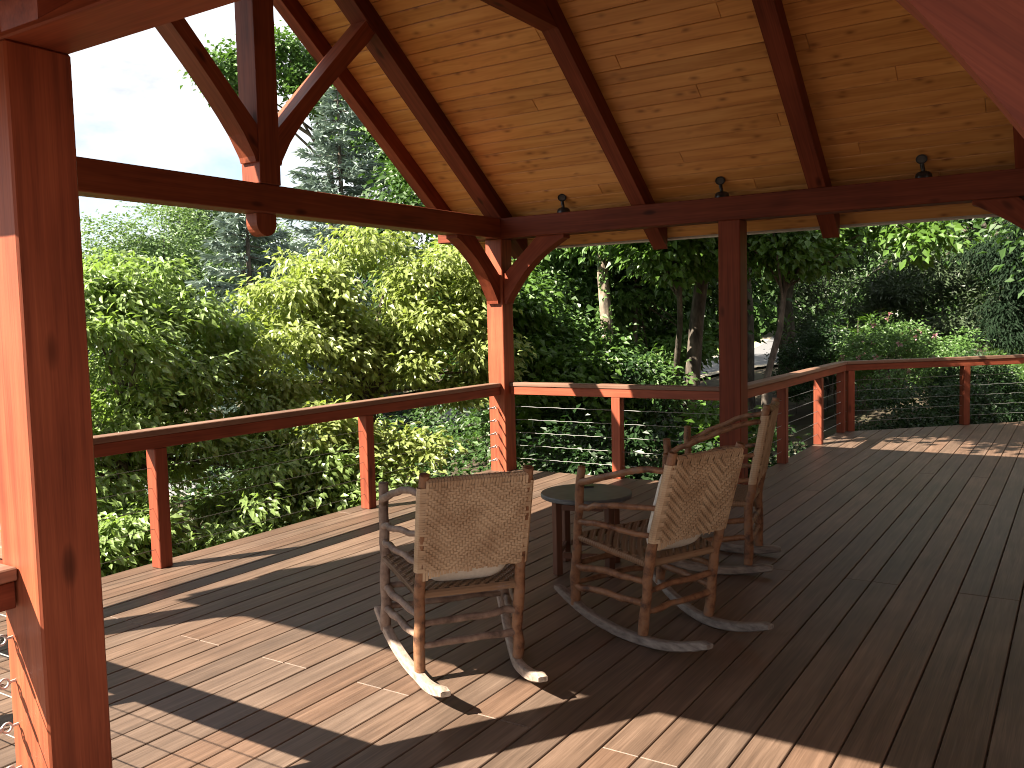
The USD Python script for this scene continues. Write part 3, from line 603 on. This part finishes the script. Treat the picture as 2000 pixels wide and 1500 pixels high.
# ------------------------------------------------------------------ vegetation
def unit(v): return v / (np.linalg.norm(v, axis=-1, keepdims=True) + 1e-9)
def leaves(pos, axis, up, L, W, fold=0.25, droop=0.2, simple=False):
    """leaf blades: base at pos, pointing along axis"""
    n = len(pos); axis = unit(axis); side = unit(np.cross(axis, up)); nrm = np.cross(side, axis)
    L = np.broadcast_to(L, (n,))[:, None]; W = np.broadcast_to(W, (n,))[:, None]
    b = pos; mid = pos + axis * L * 0.48 - nrm * W * fold * 0.5; tip = pos + axis * L - nrm * L * droop
    l = pos + axis * L * 0.42 + side * W * 0.5 + nrm * W * fold * 0.5; r = pos + axis * L * 0.42 - side * W * 0.5 + nrm * W * fold * 0.5
    i = np.arange(n)[:, None]
    if simple:
        v = np.stack([b, l, tip, r], 1).reshape(-1, 3); f = (np.array([[0, 1, 2], [0, 2, 3]])[None] + i[..., None] * 4).reshape(-1, 3)
    else:
        v = np.stack([b, l, mid, r, tip], 1).reshape(-1, 3); f = (np.array([[0, 2, 1], [0, 3, 2], [1, 2, 4], [2, 3, 4]])[None] + i[..., None] * 5).reshape(-1, 3)
    return v, f
def crown_points(lobes, n, g, shell=0.55, void=0.42, vs=1.1, tier=0.0):
    """points in the union of ellipsoids, more of them near the skin, with hollows and optional horizontal tiers"""
    C = np.array([l[:3] for l in lobes], float); R = np.array([l[3:6] for l in lobes], float); w = (R.prod(1)) ** 0.7; w /= w.sum()
    out, outd = [], []; have = 0
    while have < n:
        k = g.choice(len(lobes), n * 2, p=w); d = unit(g.normal(size=(n * 2, 3)))
        rr = shell + (1 - shell) * g.random(n * 2) ** 0.6
        bump = 0.78 + 0.44 * meshkit.fbm(d * 2.2 + C[k] * 1.7, 3, 5)
        p = C[k] + d * R[k] * (rr * bump)[:, None]
        ok = meshkit.fbm(p * vs + 11, 3, 9) > void * (0.75 + 0.35 * g.random(n * 2))
        if tier > 0:
            ph = (p[:, 2] + 0.35 * meshkit.fbm(p * 0.7, 2, 4)) / tier; ok &= (ph % 1.0) < 0.62
        if len(C) < 30: q = ((p[:, None] - C[None]) / R[None]); ok &= ~((q ** 2).sum(-1) < 0.35).any(1)
        out.append(p[ok]); outd.append(d[ok]); have += ok.sum()
    return np.vstack(out)[:n], np.vstack(outd)[:n]
def foliage(lobes, sprays, per, L, W, g, spread=0.16, hang=0.55, out=0.5, tier=0.0, void=0.42, vs=1.1, simple=False, shell=0.55, droop=0.25, jit=0.45, sunny=0.9):
    P, D = crown_points(lobes, sprays, g, void=void, vs=vs, tier=tier, shell=shell)
    m = (P[:, 0] < 1.3) & (P[:, 0] > -3) & (P[:, 1] > -5.8) & (P[:, 1] < 1.1) & (P[:, 2] > 2.25)      # leaves lie above the roof, never through it
    P[m, 2] = np.maximum(P[m, 2], 2.73 - 0.75 * P[m, 0] + 0.62)
    n = sprays * per; c = np.repeat(P, per, 0); d = np.repeat(D, per, 0)
    off = g.normal(size=(n, 3)) * np.array([spread, spread, spread * 0.45]); pos = c + off
    ax = unit(off * np.array([1, 1, 0.3])) * 0.9 + d * out + np.array([0, 0, -hang]) + g.normal(0, jit, (n, 3))
    up = np.array([0, 0, 0.7]) + g.normal(0, jit, (n, 3)) + d * 0.6 + SUN_TO * sunny
    s = g.uniform(0.65, 1.15, n)
    return leaves(pos, ax, up, L * s, W * s, droop=droop, simple=simple), P
def clumps(lobes, n, r, g, flat=0.6, void=0.40):
    """many small leaf clumps spread over the skin of the big lobes"""
    P, _ = crown_points(lobes, n, g, shell=0.72, void=void, vs=0.9)
    R = r * g.uniform(0.65, 1.3, n)
    return [(*p, q, q, q * flat) for p, q in zip(P, R)]
def limbs(base, fork, P, g, r0, n=26, r1=0.006, trunk_pts=6, lean=0.15, low=False):
    """trunk from base to fork, then limbs to a choice of crown points"""
    base, fork = np.array(base, float), np.array(fork, float); ms = []
    t = np.linspace(0, 1, trunk_pts)[:, None]; P0 = base + (fork - base) * t; P0[1:-1] += g.normal(0, lean * 0.25, (trunk_pts - 2, 3)) * [1, 1, 0.2]
    ms.append(tube(P0, np.linspace(r0 * 1.25, r0 * 0.8, trunk_pts), 9))
    for q in P[g.choice(len(P), min(n, len(P)), replace=False)]:
        a = P0[-1] + (P0[-2] - P0[-1]) * g.random() * (1.0 if low else 0.5)
        m = (a + q) / 2 + [0, 0, 0.12 * np.linalg.norm(q - a)] + g.normal(0, 0.08, 3)
        B = bez([a, m, q], 6); ms.append(tube(B, np.linspace(r0 * 0.42, r1, 6), 5, cap=False))
    return cat(ms)
def tree(name, label, lobes, base, fork, r0, mat, bark, sprays, per, L, W, seed, group=None, nl=26, cat_='tree', clump=None, ivy=0, **k):
    g = np.random.default_rng(seed)
    if clump: lobes = clumps(lobes, clump[0], clump[1], g)
    (v, f), P = foliage(lobes, sprays, per, L, W, g, **k)
    t = thing(name, label, cat_, group=group)
    obj('trunk', limbs(base, fork, P, g, r0, nl), bark, t, smooth=True)
    obj('crown', trimesh.Trimesh(v, f, process=False), mat, t)
    if ivy:
        n = ivy; u = g.random(n); a = g.random(n) * 2 * np.pi; b0, b1 = np.array(base), np.array(fork); D = np.stack([np.cos(a), np.sin(a), 0 * a], 1)
        keep = meshkit.fbm(np.stack([np.cos(a) * 1.2, np.sin(a) * 1.2, u * 9], 1), 3, 8) > 0.47; u, D = u[keep], D[keep]; n = len(u)
        p = b0 + (b1 - b0) * u[:, None] + D * (r0 * 1.1 + 0.01); v, f = leaves(p, D * 0.5 + g.normal(0, 0.6, (n, 3)) - [0, 0, 0.4], D + g.normal(0, 0.3, (n, 3)), g.uniform(0.04, 0.09, n), 0.045)
        obj('ivy', trimesh.Trimesh(v, f, process=False), mat, t)
    return t
def gz(x, y): return float(ground_z(x, y)) - 0.1

# the two dogwoods by the deck and lower growth
tree('dogwood_tree', 'yellow-green broad tree beyond the left railing, under the right half of the tie beam',
     [(0.85, 2.55, 1.85, 0.85, 0.8, 0.75), (0.15, 2.85, 1.75, 0.62, 0.6, 0.55), (1.35, 1.75, 1.75, 0.8, 0.6, 0.6), (-0.2, 2.65, 1.05, 0.7, 0.6, 0.5), (1.3, 1.55, 1.05, 0.75, 0.5, 0.5), (0.7, 2.6, 1.1, 0.9, 0.7, 0.5), (-0.55, 2.1, 0.3, 0.75, 0.55, 0.4), (0.1, 1.35, -0.05, 0.6, 0.4, 0.32)],
     (1.0, 2.4, gz(0.95, 2.35)), (0.85, 2.5, 0.75), 0.075, DOG2, BARK, 3200, 10, 0.100, 0.050, 41, spread=0.10, hang=0.5, void=0.34, vs=1.5, nl=46, shell=0.25, clump=(230, 0.21), sunny=1.4)
tree('dogwood_tree', 'green broad tree beyond the railing on the left, right beside the nearest post',
     [(-2.1, 3.2, 1.15, 1.0, 0.9, 0.75), (-1.45, 3.2, 1.35, 0.7, 0.7, 0.55), (-2.9, 3.0, 1.0, 1.1, 1.0, 1.0), (-1.8, 3.3, 1.75, 0.7, 0.6, 0.4), (-1.3, 2.85, 0.75, 0.6, 0.6, 0.5), (-2.2, 2.5, 0.2, 1.0, 0.7, 0.5), (-1.2, 2.4, 0.15, 0.65, 0.5, 0.4)],
     (-2.0, 3.2, gz(-2.0, 3.1)), (-1.95, 3.15, 0.2), 0.07, DOG1, BARK, 3200, 10, 0.100, 0.050, 42, spread=0.10, hang=0.5, void=0.34, vs=1.5, nl=46, shell=0.25, clump=(230, 0.21), sunny=1.4)
tree('dogwood_tree', 'low spreading tree whose leaf tiers fill the space under the left railing',
     [(-2.3, 1.85, -0.30, 0.9, 0.5, 0.42), (-1.6, 1.75, -0.15, 0.8, 0.45, 0.38), (-0.95, 1.45, -0.10, 0.7, 0.4, 0.32), (-2.9, 1.95, -0.45, 0.8, 0.5, 0.45), (-1.7, 1.5, -0.65, 1.2, 0.4, 0.3)],
     (-1.4, 1.9, gz(-1.3, 1.9)), (-1.4, 1.8, -0.8), 0.06, DOG1, BARK, 2500, 10, 0.095, 0.048, 43, spread=0.10, hang=0.45, void=0.34, vs=1.5, nl=40, shell=0.25, clump=(170, 0.19), sunny=1.3)

def spruce(name, label, x, y, top, rad, seed, dens=1.0, group=None, mat=SPRUCE):
    g = np.random.default_rng(seed); z0 = gz(x, y); H = top - z0; t = thing(name, label, 'tree', group=group)
    P, A, ms = [], [], [tube([(x, y, z0), (x, y, z0 + H * 0.5), (x, y, top - 0.1)], [0.16, 0.10, 0.012], 7)]
    zz = z0 + 0.6
    while zz < top - 0.15:
        fr = (top - zz) / H; rr = rad * fr ** 0.72; nb = int(8 + 6 * fr)
        for b in range(nb):
            a = g.random() * 2 * np.pi; l = rr * g.uniform(0.7, 1.12)
            d = np.array([math.cos(a), math.sin(a), 0]); s = np.linspace(0, 1, 6)[:, None]
            B = np.array([x, y, zz]) + d * l * s + np.array([0, 0, 1.0]) * (-0.28 * l * s + 0.30 * l * s ** 2)
            ms.append(tube(B, np.linspace(0.018, 0.004, 6), 4, cap=False))
            n = int(l * 75 * dens); u = g.random(n) ** 0.6; q = np.array([x, y, zz]) + d * (l * u)[:, None] + np.array([0, 0, 1.0]) * (-0.28 * l * u + 0.30 * l * u ** 2)[:, None]
            sd = np.cross(d, [0, 0, 1.0]); sg = g.choice([-1, 1], n)[:, None]
            P.append(q + g.normal(0, 0.03, (n, 3))); A.append(d * 0.7 + sd * sg * g.uniform(0.3, 1.1, (n, 1)) + g.normal(0, 0.3, (n, 3)) + [0, 0, 0.1])
        zz += 0.21 + 0.12 * g.random()
    P, A = np.vstack(P), np.vstack(A); n = len(P)
    v, f = leaves(P, A, np.array([0, 0, 1.0]) + g.normal(0, 0.5, (n, 3)), g.uniform(0.16, 0.30, n), g.uniform(0.045, 0.075, n), simple=True)
    obj('trunk', cat(ms), BARK, t, smooth=True); obj('crown', trimesh.Trimesh(v, f, process=False), mat, t)
spruce('spruce_tree', 'tall blue-green spruce seen above and below the tie beam, behind the yellow-green tree', 9.9, 11.3, 7.6, 3.0, 51, 0.8)
spruce('spruce_tree', 'lower blue-grey spruce left of the tall one, its top just under the tie beam', 6.0, 10.4, 4.4, 2.7, 52, 0.85)

tree('maple_tree', 'tall green maple behind the spruces, its branches against the sky beside the king post',
     [(10.9, 16.6, 8.9, 0.75, 0.7, 0.55), (11.9, 15.4, 9.2, 0.9, 0.9, 0.8), (12.6, 14.5, 8.5, 0.8, 0.8, 0.8), (13.4, 13.4, 6.8, 0.9, 0.9, 0.9), (13.4, 11.6, 5.2, 1.2, 1.1, 0.9), (14.4, 13.0, 6.6, 1.0, 1.0, 0.8)],
     (14.2, 15.6, gz(14.2, 15.6)), (13.6, 15.2, 7.0), 0.13, MAPLE, BARK, 1250, 12, 0.18, 0.13, 61, spread=0.28, hang=0.25, void=0.47, vs=0.8, nl=24)

# far trees on the left horizon
for i, (x, y, zt, r, lab, mt) in enumerate([(29.5, 50.4, 8.6, 3.6, 'pale green far tree, leftmost on the skyline beside the nearest post', FARM), (33.0, 50.0, 10.1, 3.6, 'rounded pale green far tree under the tie beam, second on the skyline', FARM),
        (37.5, 53.0, 11.3, 3.3, 'tallest far tree on the skyline, just under the tie beam', FARM), (40.5, 53.5, 11.6, 2.6, 'dark blue-green far tree behind the tallest one', FARDK), (43.5, 51.5, 9.8, 3.0, 'far tree half hidden by the lower spruce', FARM),
        (25.5, 51.5, 6.2, 3.2, 'low far tree at the left end of the skyline, mostly behind the nearest post', FARM), (34.5, 46.0, 6.3, 3.5, 'low bushy far tree in front of the rounded one', FARM)]):
    b = gz(x, y)
    tree('far_tree', lab, [(x, y, zt - r * 0.9, r, r, r * 1.0), (x + r * 0.5, y - r * 0.3, zt - r * 1.7, r, r, r), (x - r * 0.7, y, zt - r * 1.8, r * 0.9, r, r)], (x, y, b), (x, y, zt - r * 1.6), 0.3, mt, BARK,
         1000, 12, 0.30, 0.20, 70 + i, group='far trees on the left skyline', spread=0.55, hang=0.2, void=0.40, vs=0.35, nl=10, simple=True)

# woods to the right of the corner post
def wood_tree(label, bx, by, fx, fy, fz, r0, lobes, seed, bark=BARK, mat=MAPLE, sp=1200, L=0.15, W=0.11, **k):
    return tree('maple_tree', label, lobes, (bx, by, gz(bx, by)), (fx, fy, fz), r0, mat, bark, sp, 11, L, W, seed, nl=14, spread=0.2, hang=0.35, void=0.34, vs=0.9, shell=0.3, clump=(70, 0.42), **k)
wood_tree('tree with a pale ivy-clad trunk, first trunk right of the corner post', 6.16, 1.98, 6.15, 2.0, 3.1, 0.105,
          [(6.6, 1.9, 3.3, 1.2, 1.0, 0.6), (5.3, 1.2, 2.85, 0.9, 0.7, 0.35), (6.4, 2.9, 3.2, 1.1, 0.8, 0.6)], 81, BARKL, sp=1100, ivy=1600)
wood_tree('tree with a grey trunk leaning to the right, in front of the road', 4.78, 0.19, 5.0, -0.30, 3.3, 0.105,
          [(4.6, 0.0, 2.75, 1.1, 0.9, 0.5), (5.2, -0.9, 2.9, 0.9, 0.8, 0.45), (0.75, -0.35, 3.45, 0.95, 0.6, 0.25), (1.35, -1.25, 3.45, 0.95, 0.8, 0.28), (1.9, -0.5, 3.5, 0.9, 0.8, 0.25), (3.0, -0.6, 3.6, 0.9, 0.8, 0.25), (0.75, -1.75, 3.6, 0.7, 0.6, 0.2)], 82, BARK, sp=1500)
wood_tree('forked tree trunk showing right of the middle post, beside the road', 9.9, 0.78, 10.0, 0.8, 3.0, 0.12,
          [(10.0, 0.9, 3.7, 1.2, 1.1, 0.6), (9.2, 0.2, 3.3, 0.9, 0.8, 0.45), (8.8, 1.7, 2.9, 0.9, 0.8, 0.5)], 83, BARK, sp=800)
wood_tree('straight grey trunk left of the palm-like shrub, right of the road', 12.0, 0.66, 12.0, 0.6, 3.0, 0.165,
          [(12.0, 0.4, 3.7, 1.2, 1.1, 0.6), (11.4, -0.2, 3.3, 0.9, 0.8, 0.45)], 84, BARK, sp=700)
tree('maple_branch_tree', 'young maple whose bright leaf cluster hangs below the eave on the right', [(4.7, -3.05, 2.35, 0.36, 0.32, 0.30), (5.6, -2.9, 3.2, 0.8, 0.7, 0.25)], (2.62, -1.42, gz(2.62, -1.42)), (2.75, -1.45, 3.3), 0.05, BRIGHT, BARK,
     150, 9, 0.12, 0.10, 85, spread=0.13, hang=0.6, void=0.3, nl=10)
def fill(label, lobes, base, seed, mat=MAPLE, sp=1100, L=0.13, W=0.085, **k):
    x, y = base; t0 = lobes[0]
    return tree('understory_tree', label, lobes, (x, y, gz(x, y)), (t0[0], t0[1], t0[2] - 0.4), 0.045, mat, BARK, sp, 10, L, W, seed, nl=12, spread=0.14, hang=0.4, void=0.34, vs=1.2, shell=0.3, clump=(42, 0.34), **k)
fill('sunlit leafy tree right of the corner post, above the short railing', [(3.5, 2.15, 2.0, 0.7, 0.6, 0.5), (4.2, 2.3, 2.7, 0.8, 0.6, 0.35), (3.4, 1.9, 1.2, 0.7, 0.6, 0.5), (4.4, 2.6, 1.8, 0.6, 0.5, 0.5)], (3.5, 2.3), 307, MAPLE, 1000, 0.11, 0.075)
fill('sunlit young tree directly right of the corner post, behind the short railing', [(2.9, 1.9, 1.15, 0.75, 0.65, 0.75), (3.3, 1.3, 0.5, 0.8, 0.6, 0.6), (2.5, 2.3, 1.9, 0.6, 0.5, 0.45)], (2.9, 1.9), 301, BRIGHT, 700)
fill('leafy tree behind the pale ivy-clad trunk, on its left', [(8.2, 4.6, 2.3, 1.3, 1.1, 1.0), (8.0, 4.4, 0.9, 1.3, 1.1, 0.9), (7.0, 3.6, 3.2, 1.2, 0.9, 0.6)], (8.2, 4.6), 302)
fill('leafy tree between the pale ivy-clad trunk and the leaning trunk', [(7.9, 2.2, 2.5, 1.2, 0.9, 1.0), (7.8, 2.0, 1.1, 1.2, 0.9, 0.8), (8.2, 1.4, 3.2, 1.0, 0.9, 0.5)], (7.9, 2.2), 303)
fill('bright leafy branches hanging in front of the leaning trunk, under the eave', [(4.0, -0.2, 2.35, 0.55, 0.45, 0.30), (3.6, 0.3, 2.6, 0.6, 0.5, 0.3)], (6.25, 0.8), 304, BRIGHT, 230, 0.12, 0.09)
fill('low bright leaves just above the short railing, left of the leaning trunk', [(4.7, 1.3, 0.55, 0.8, 0.6, 0.55), (4.4, 0.6, 0.35, 0.7, 0.5, 0.45)], (4.7, 1.2), 305, MAPLE, 620, 0.10, 0.06)
fill('leafy branches hanging under the eave just right of the middle post', [(4.35, -1.5, 2.35, 0.42, 0.36, 0.26), (5.0, -1.75, 2.45, 0.45, 0.4, 0.24), (3.9, -1.15, 2.55, 0.45, 0.4, 0.2), (5.4, -2.3, 2.75, 0.6, 0.5, 0.2)], (3.0, -1.45), 306, BRIGHT, 330, 0.115, 0.085)
big = [('tall shading tree behind the straight grey trunk', 27.0, 14.0, 8.0, 4.0), ('tall dark tree at the back right of the garden', 20, -3.0, 7.5, 4.5), ('broad dark tree at the far right edge of the view', 12.5, -6.8, 6.2, 3.3),
       ('tall tree behind the pale ivy-clad trunk', 12.0, 6.8, 7.0, 3.6), ('dark tree filling the gap behind the leaning trunk', 9.2, 4.0, 4.4, 2.5), ('big tree over the garden beside the road bend', 25, 1.0, 8.5, 4.5)]
for i, (lab, x, y, z, r) in enumerate(big):
    tree('woodland_tree', lab, [(x, y, z - r * 0.5, r, r, r * 0.7), (x + r * 0.4, y - r * 0.5, z - r * 1.05, r * 0.8, r * 0.8, r * 0.55), (x - r * 0.5, y + r * 0.2, z - r * 1.0, r * 0.8, r * 0.8, r * 0.55), (x, y, z + r * 0.3, r * 0.8, r * 0.8, r * 0.6)],
         (x, y, gz(x, y)), (x, y, z - r * 0.8), 0.16, WOODM, BARK, int(560 + 190 * r), 12, 0.20, 0.13, 90 + i, group='dark trees of the wood on the right', spread=0.34, hang=0.35, void=0.40, vs=0.5, nl=26, simple=True)

# shrubs and garden plants
def shrub(name, label, x, y, rx_, ry_, h, mat, n, seed, L=0.07, W=0.035, group=None, z0=None, per=10, hang=0.1, cat_='shrub', extra=None, **k):
    g = np.random.default_rng(seed); b = gz(x, y) + 0.1 if z0 is None else z0
    lobes = [(x, y, b + h * 0.5, rx_, ry_, h * 0.52), (x + rx_ * 0.45, y - ry_ * 0.2, b + h * 0.38, rx_ * 0.6, ry_ * 0.7, h * 0.4), (x - rx_ * 0.45, y + ry_ * 0.2, b + h * 0.4, rx_ * 0.6, ry_ * 0.7, h * 0.4)]
    lobes = clumps(lobes, 46, 0.30 * max(rx_, 0.6), g); (v, f), P = foliage(lobes, n, per, L, W, g, shell=0.3, spread=max(0.07, L * 1.1), hang=hang, void=k.pop('void', 0.36), vs=1.6, simple=k.pop('simple', True), **k)
    t = thing(name, label, cat_, group=group)
    ms = [tube(bez([(x + g.normal(0, 0.05), y + g.normal(0, 0.05), b - 0.1), ((x + q[0]) / 2, (y + q[1]) / 2, b + h * 0.35), q], 5), np.linspace(0.012, 0.003, 5), 4, cap=False) for q in P[g.choice(len(P), 16)]]
    obj('stem', cat(ms), BARK, t, smooth=True); obj('foliage', trimesh.Trimesh(v, f, process=False), mat, t)
    if extra:
        m, cnt, size = extra; C = P[g.choice(len(P), cnt, replace=False)] ; C = C[np.argsort(-(C[:, 2] - 0.3 * (C - CAM) @ FWD))][:cnt]
        for c in C:
            D = unit(g.normal(size=(12, 3)) + (CAM - c) / 8 + [0, 0, 0.5]); v, f = leaves(np.repeat(c[None], 12, 0) + [0, 0, 0.03] + D * size * 0.2, D, g.normal(size=(12, 3)), size, size * 0.7, simple=True)
            obj('flower', trimesh.Trimesh(v, f, process=False), m, t)
    return t
shrub('leafy_shrub', 'dark leafy shrub just outside the corner post, behind the lowest cables', 0.95, -0.35, 0.5, 0.45, 1.45, SHRUB, 420, 101, 0.09, 0.05, z0=-1.0)
shrub('hydrangea_shrub', 'shrub with dusty pink flower heads behind the short railing', 1.35, -1.15, 0.55, 0.5, 1.5, SHRUB, 420, 102, 0.10, 0.06, z0=-1.05, extra=(HYDR, 9, 0.075))
shrub('bright_shrub', 'bright yellow-green shrub beside the middle post, seen over the chair backs', 2.05, -1.55, 0.4, 0.35, 1.6, BRIGHT, 230, 103, 0.11, 0.06, z0=-0.9)
shrub('leafy_shrub', 'dark green shrub below the pale ivy-clad trunk', 3.6, 0.6, 1.0, 0.8, 1.7, SHRUB, 800, 104, 0.09, 0.05, z0=-0.9)
shrub('leafy_shrub', 'mid-green shrub low under the lit leaves, left of the leaning trunk', 4.0, 1.9, 1.0, 0.8, 1.9, MAPLE, 800, 105, 0.10, 0.055, z0=-0.8)
shrub('box_shrub', 'clipped dark round shrub below the strap-leaved shrub, at the railing corner', 9.05, -0.95, 0.42, 0.42, 1.25, SHRUB, 700, 106, 0.05, 0.028, z0=0.10)
shrub('box_shrub', 'smaller dark shrub between the straight grey trunk and the clipped round one', 8.85, -0.45, 0.36, 0.36, 0.95, SHRUB, 480, 107, 0.05, 0.03, z0=0.0)
shrub('rose_shrub', 'rose bush dotted with pink flowers above the angled railing corner', 8.3, -2.15, 0.95, 0.75, 1.15, MAPLE, 800, 108, 0.06, 0.035, z0=0.05, extra=(PETAL, 40, 0.055))
shrub('leafy_shrub', 'dark shrub under the angled railing corner, behind its cables', 6.1, -2.6, 0.8, 0.6, 0.9, SHRUB, 600, 109, 0.07, 0.04, z0=-0.55)
shrub('leafy_shrub', 'dark shrub below the railing that runs out from the middle post', 3.0, -1.55, 0.9, 0.45, 1.1, SHRUB, 500, 110, 0.08, 0.045, z0=-0.9)
shrub('ground_shrub', 'low green plants at the foot of the lawn, behind the slanting railing', 8.3, -4.4, 1.0, 0.7, 0.45, SHRUB, 300, 111, 0.08, 0.03)
shrub('leafy_shrub', 'dense dark shrub between the rose bush and the lawn, behind the slanting railing', 8.9, -3.15, 0.8, 0.6, 0.85, SHRUB, 700, 116, 0.06, 0.035, z0=-0.15)
shrub('leafy_shrub', 'mid-green mound of leaves left of the lawn, below the dark conifers', 10.6, -2.9, 0.9, 0.7, 0.9, MAPLE, 650, 117, 0.07, 0.04, z0=0.0)
shrub('leafy_shrub', 'low dark shrub close behind the slanting railing, right of its angled corner', 7.0, -3.35, 0.8, 0.5, 0.75, SHRUB, 600, 118, 0.06, 0.035, z0=-0.4)
shrub('conifer_shrub', 'grey-green feathery conifer in the middle of the garden, above the rose bush', 14.2, -0.1, 1.3, 1.2, 3.3, CONIF, 1500, 112, 0.13, 0.04, void=0.38)
shrub('conifer_shrub', 'olive feathery conifer right of the first one, half in shade', 14.6, -1.9, 1.3, 1.2, 2.6, CONIF, 1300, 113, 0.13, 0.04, void=0.38)
shrub('hemlock_shrub', 'dark weeping conifer at the right edge, above the slanting railing', 13.4, -4.3, 1.5, 1.3, 3.6, HEML, 1700, 114, 0.12, 0.035, hang=1.0, void=0.36)
shrub('hemlock_shrub', 'tall dark conifer behind the weeping one, under the end of the eave', 15.8, -3.6, 1.7, 1.5, 5.2, HEML, 1900, 115, 0.12, 0.035, hang=0.8, void=0.36)
def strappy(label, x, y, h, n, seed, mat=BRIGHT):
    g = np.random.default_rng(seed); b = gz(x, y) + 0.1; t = thing('palm_shrub', label, 'shrub'); V = []
    st = []
    for k in range(26):
        sx_, sy_ = x + g.normal(0, 0.35), y + g.normal(0, 0.35); hh = h * g.uniform(0.55, 1.0); st.append(tube([(sx_, sy_, b - 0.1), (sx_, sy_, b + hh)], [0.012, 0.006], 4, cap=False))
        m = n // 26; u = g.uniform(0.35, 1, m); pos = np.stack([np.full(m, sx_), np.full(m, sy_), b + hh * u], 1); a = g.random(m) * 2 * np.pi
        V.append(leaves(pos, np.stack([np.cos(a), np.sin(a), g.uniform(0.1, 1.2, m)], 1), np.array([0, 0, 1.0]) + g.normal(0, 0.3, (m, 3)), g.uniform(0.22, 0.38, m), 0.04, droop=0.35))
    obj('stem', cat(st), BARK, t, smooth=True); obj('foliage', join(V), mat, t)
strappy('bright green shrub with long strap leaves above the clipped round shrub', 9.9, -0.9, 1.75, 1500, 121)

# the house that the deck belongs to, behind the viewer
hs = thing('house', 'brown board-sided house wall along the near side of the deck, behind the viewer', 'house')
SID = stained('house_siding', (0.05, 0.028, 0.018), (0.10, 0.055, 0.035), (0.14, 0.08, 0.05), knots=False)
for k in range(34):
    z = -2.6 + k * 0.22
    m = box((-13, -0.03, 0), (7.0, 0, 0.225), 0.004); v = np.array(m.vertices); v[v[:, 2] < 0.1, 1] += 0.018; obj('siding_board', trimesh.Trimesh(v, m.faces, process=False), SID, hs, M=trimesh.transformations.translation_matrix((0, -7.0, z)))
for x in (-9.5, -5.0, -0.5, 3.5):
    w = obj('window', cat([box((x - 0.75, -6.98, 0.85), (x + 0.75, -6.94, 0.93)), box((x - 0.75, -6.98, 2.1), (x + 0.75, -6.94, 2.18)), box((x - 0.75, -6.98, 0.93), (x - 0.67, -6.94, 2.1)), box((x + 0.67, -6.98, 0.93), (x + 0.75, -6.94, 2.1))]), CAPM, hs)
    obj('pane', box((x - 0.67, -6.975, 0.93), (x + 0.67, -6.965, 2.1)), BLACK, w)
obj('wall', box((-13, -12, -2.6), (7.0, -7.04, 4.85)), SID, hs)
obj('roof', extrude([(-12.5, 4.86), (-6.5, 4.86), (-9.5, 7.2)], -13.3, 7.3, (1, 2)), SHINGLE, hs)

# lawn blades and the far wood, counted by nobody
g = np.random.default_rng(131); n = 70000; xy = np.stack([7.0 + 11 * g.random(n) ** 1.3, g.uniform(-9.5, -3.0, n)], 1); p = np.c_[xy, ground_z(xy[:, 0], xy[:, 1]) + 0.14]
v, f = leaves(p, np.stack([g.normal(0, 0.35, n), g.normal(0, 0.35, n), np.ones(n)], 1), np.stack([g.normal(size=n), g.normal(size=n), 0 * np.ones(n)], 1), g.uniform(0.07, 0.16, n), 0.016, simple=True)
obj('lawn_grass', trimesh.Trimesh(v, f, process=False), GRASSM, kind='stuff', label='green mown grass of the garden lawn behind the slanting railing', cat='grass')
g = np.random.default_rng(132); lob = []
for a in np.arange(-0.35, 0.95, 0.055):
    d = g.uniform(38, 52); x, y = CAM[0] + d * math.cos(a), CAM[1] + d * math.sin(a); zb = float(ground_z(x, y)); h = g.uniform(5, 9) * (1.0 if a < 0.6 else 0.55)
    lob.append((x, y, zb + h * 0.45, 3.4, 3.4, h * 0.55))
(v, f), _ = foliage(lob, 4200, 11, 0.5, 0.32, g, spread=0.7, hang=0.2, void=0.36, vs=0.3, simple=True)
obj('far_wood', trimesh.Trimesh(v, f, process=False), WOODM, kind='stuff', label='dark mass of far woodland closing the view behind the garden', cat='woodland')
g = np.random.default_rng(133); lob = []
for x, y, r in [(2.5, 5.5, 1.6), (5.5, 7.5, 1.8), (-1.5, 6.5, 1.8), (-4, 7, 2.0), (9, 6.5, 1.8), (-6.5, 9, 2.2), (3, 9.5, 1.8), (7.0, 4.6, 1.4), (2.6, 3.4, 1.2), (4.0, 3.0, 1.2)]:
    lob.append((x, y, float(ground_z(x, y)) + 0.5, r, r, 1.1))
(v, f), _ = foliage(lob, 3000, 11, 0.12, 0.07, g, spread=0.2, hang=0.2, void=0.34, vs=1.0, simple=True)
obj('undergrowth', trimesh.Trimesh(v, f, process=False), WOODM, kind='stuff', label='dark tangled undergrowth on the slope below the trees', cat='undergrowth')
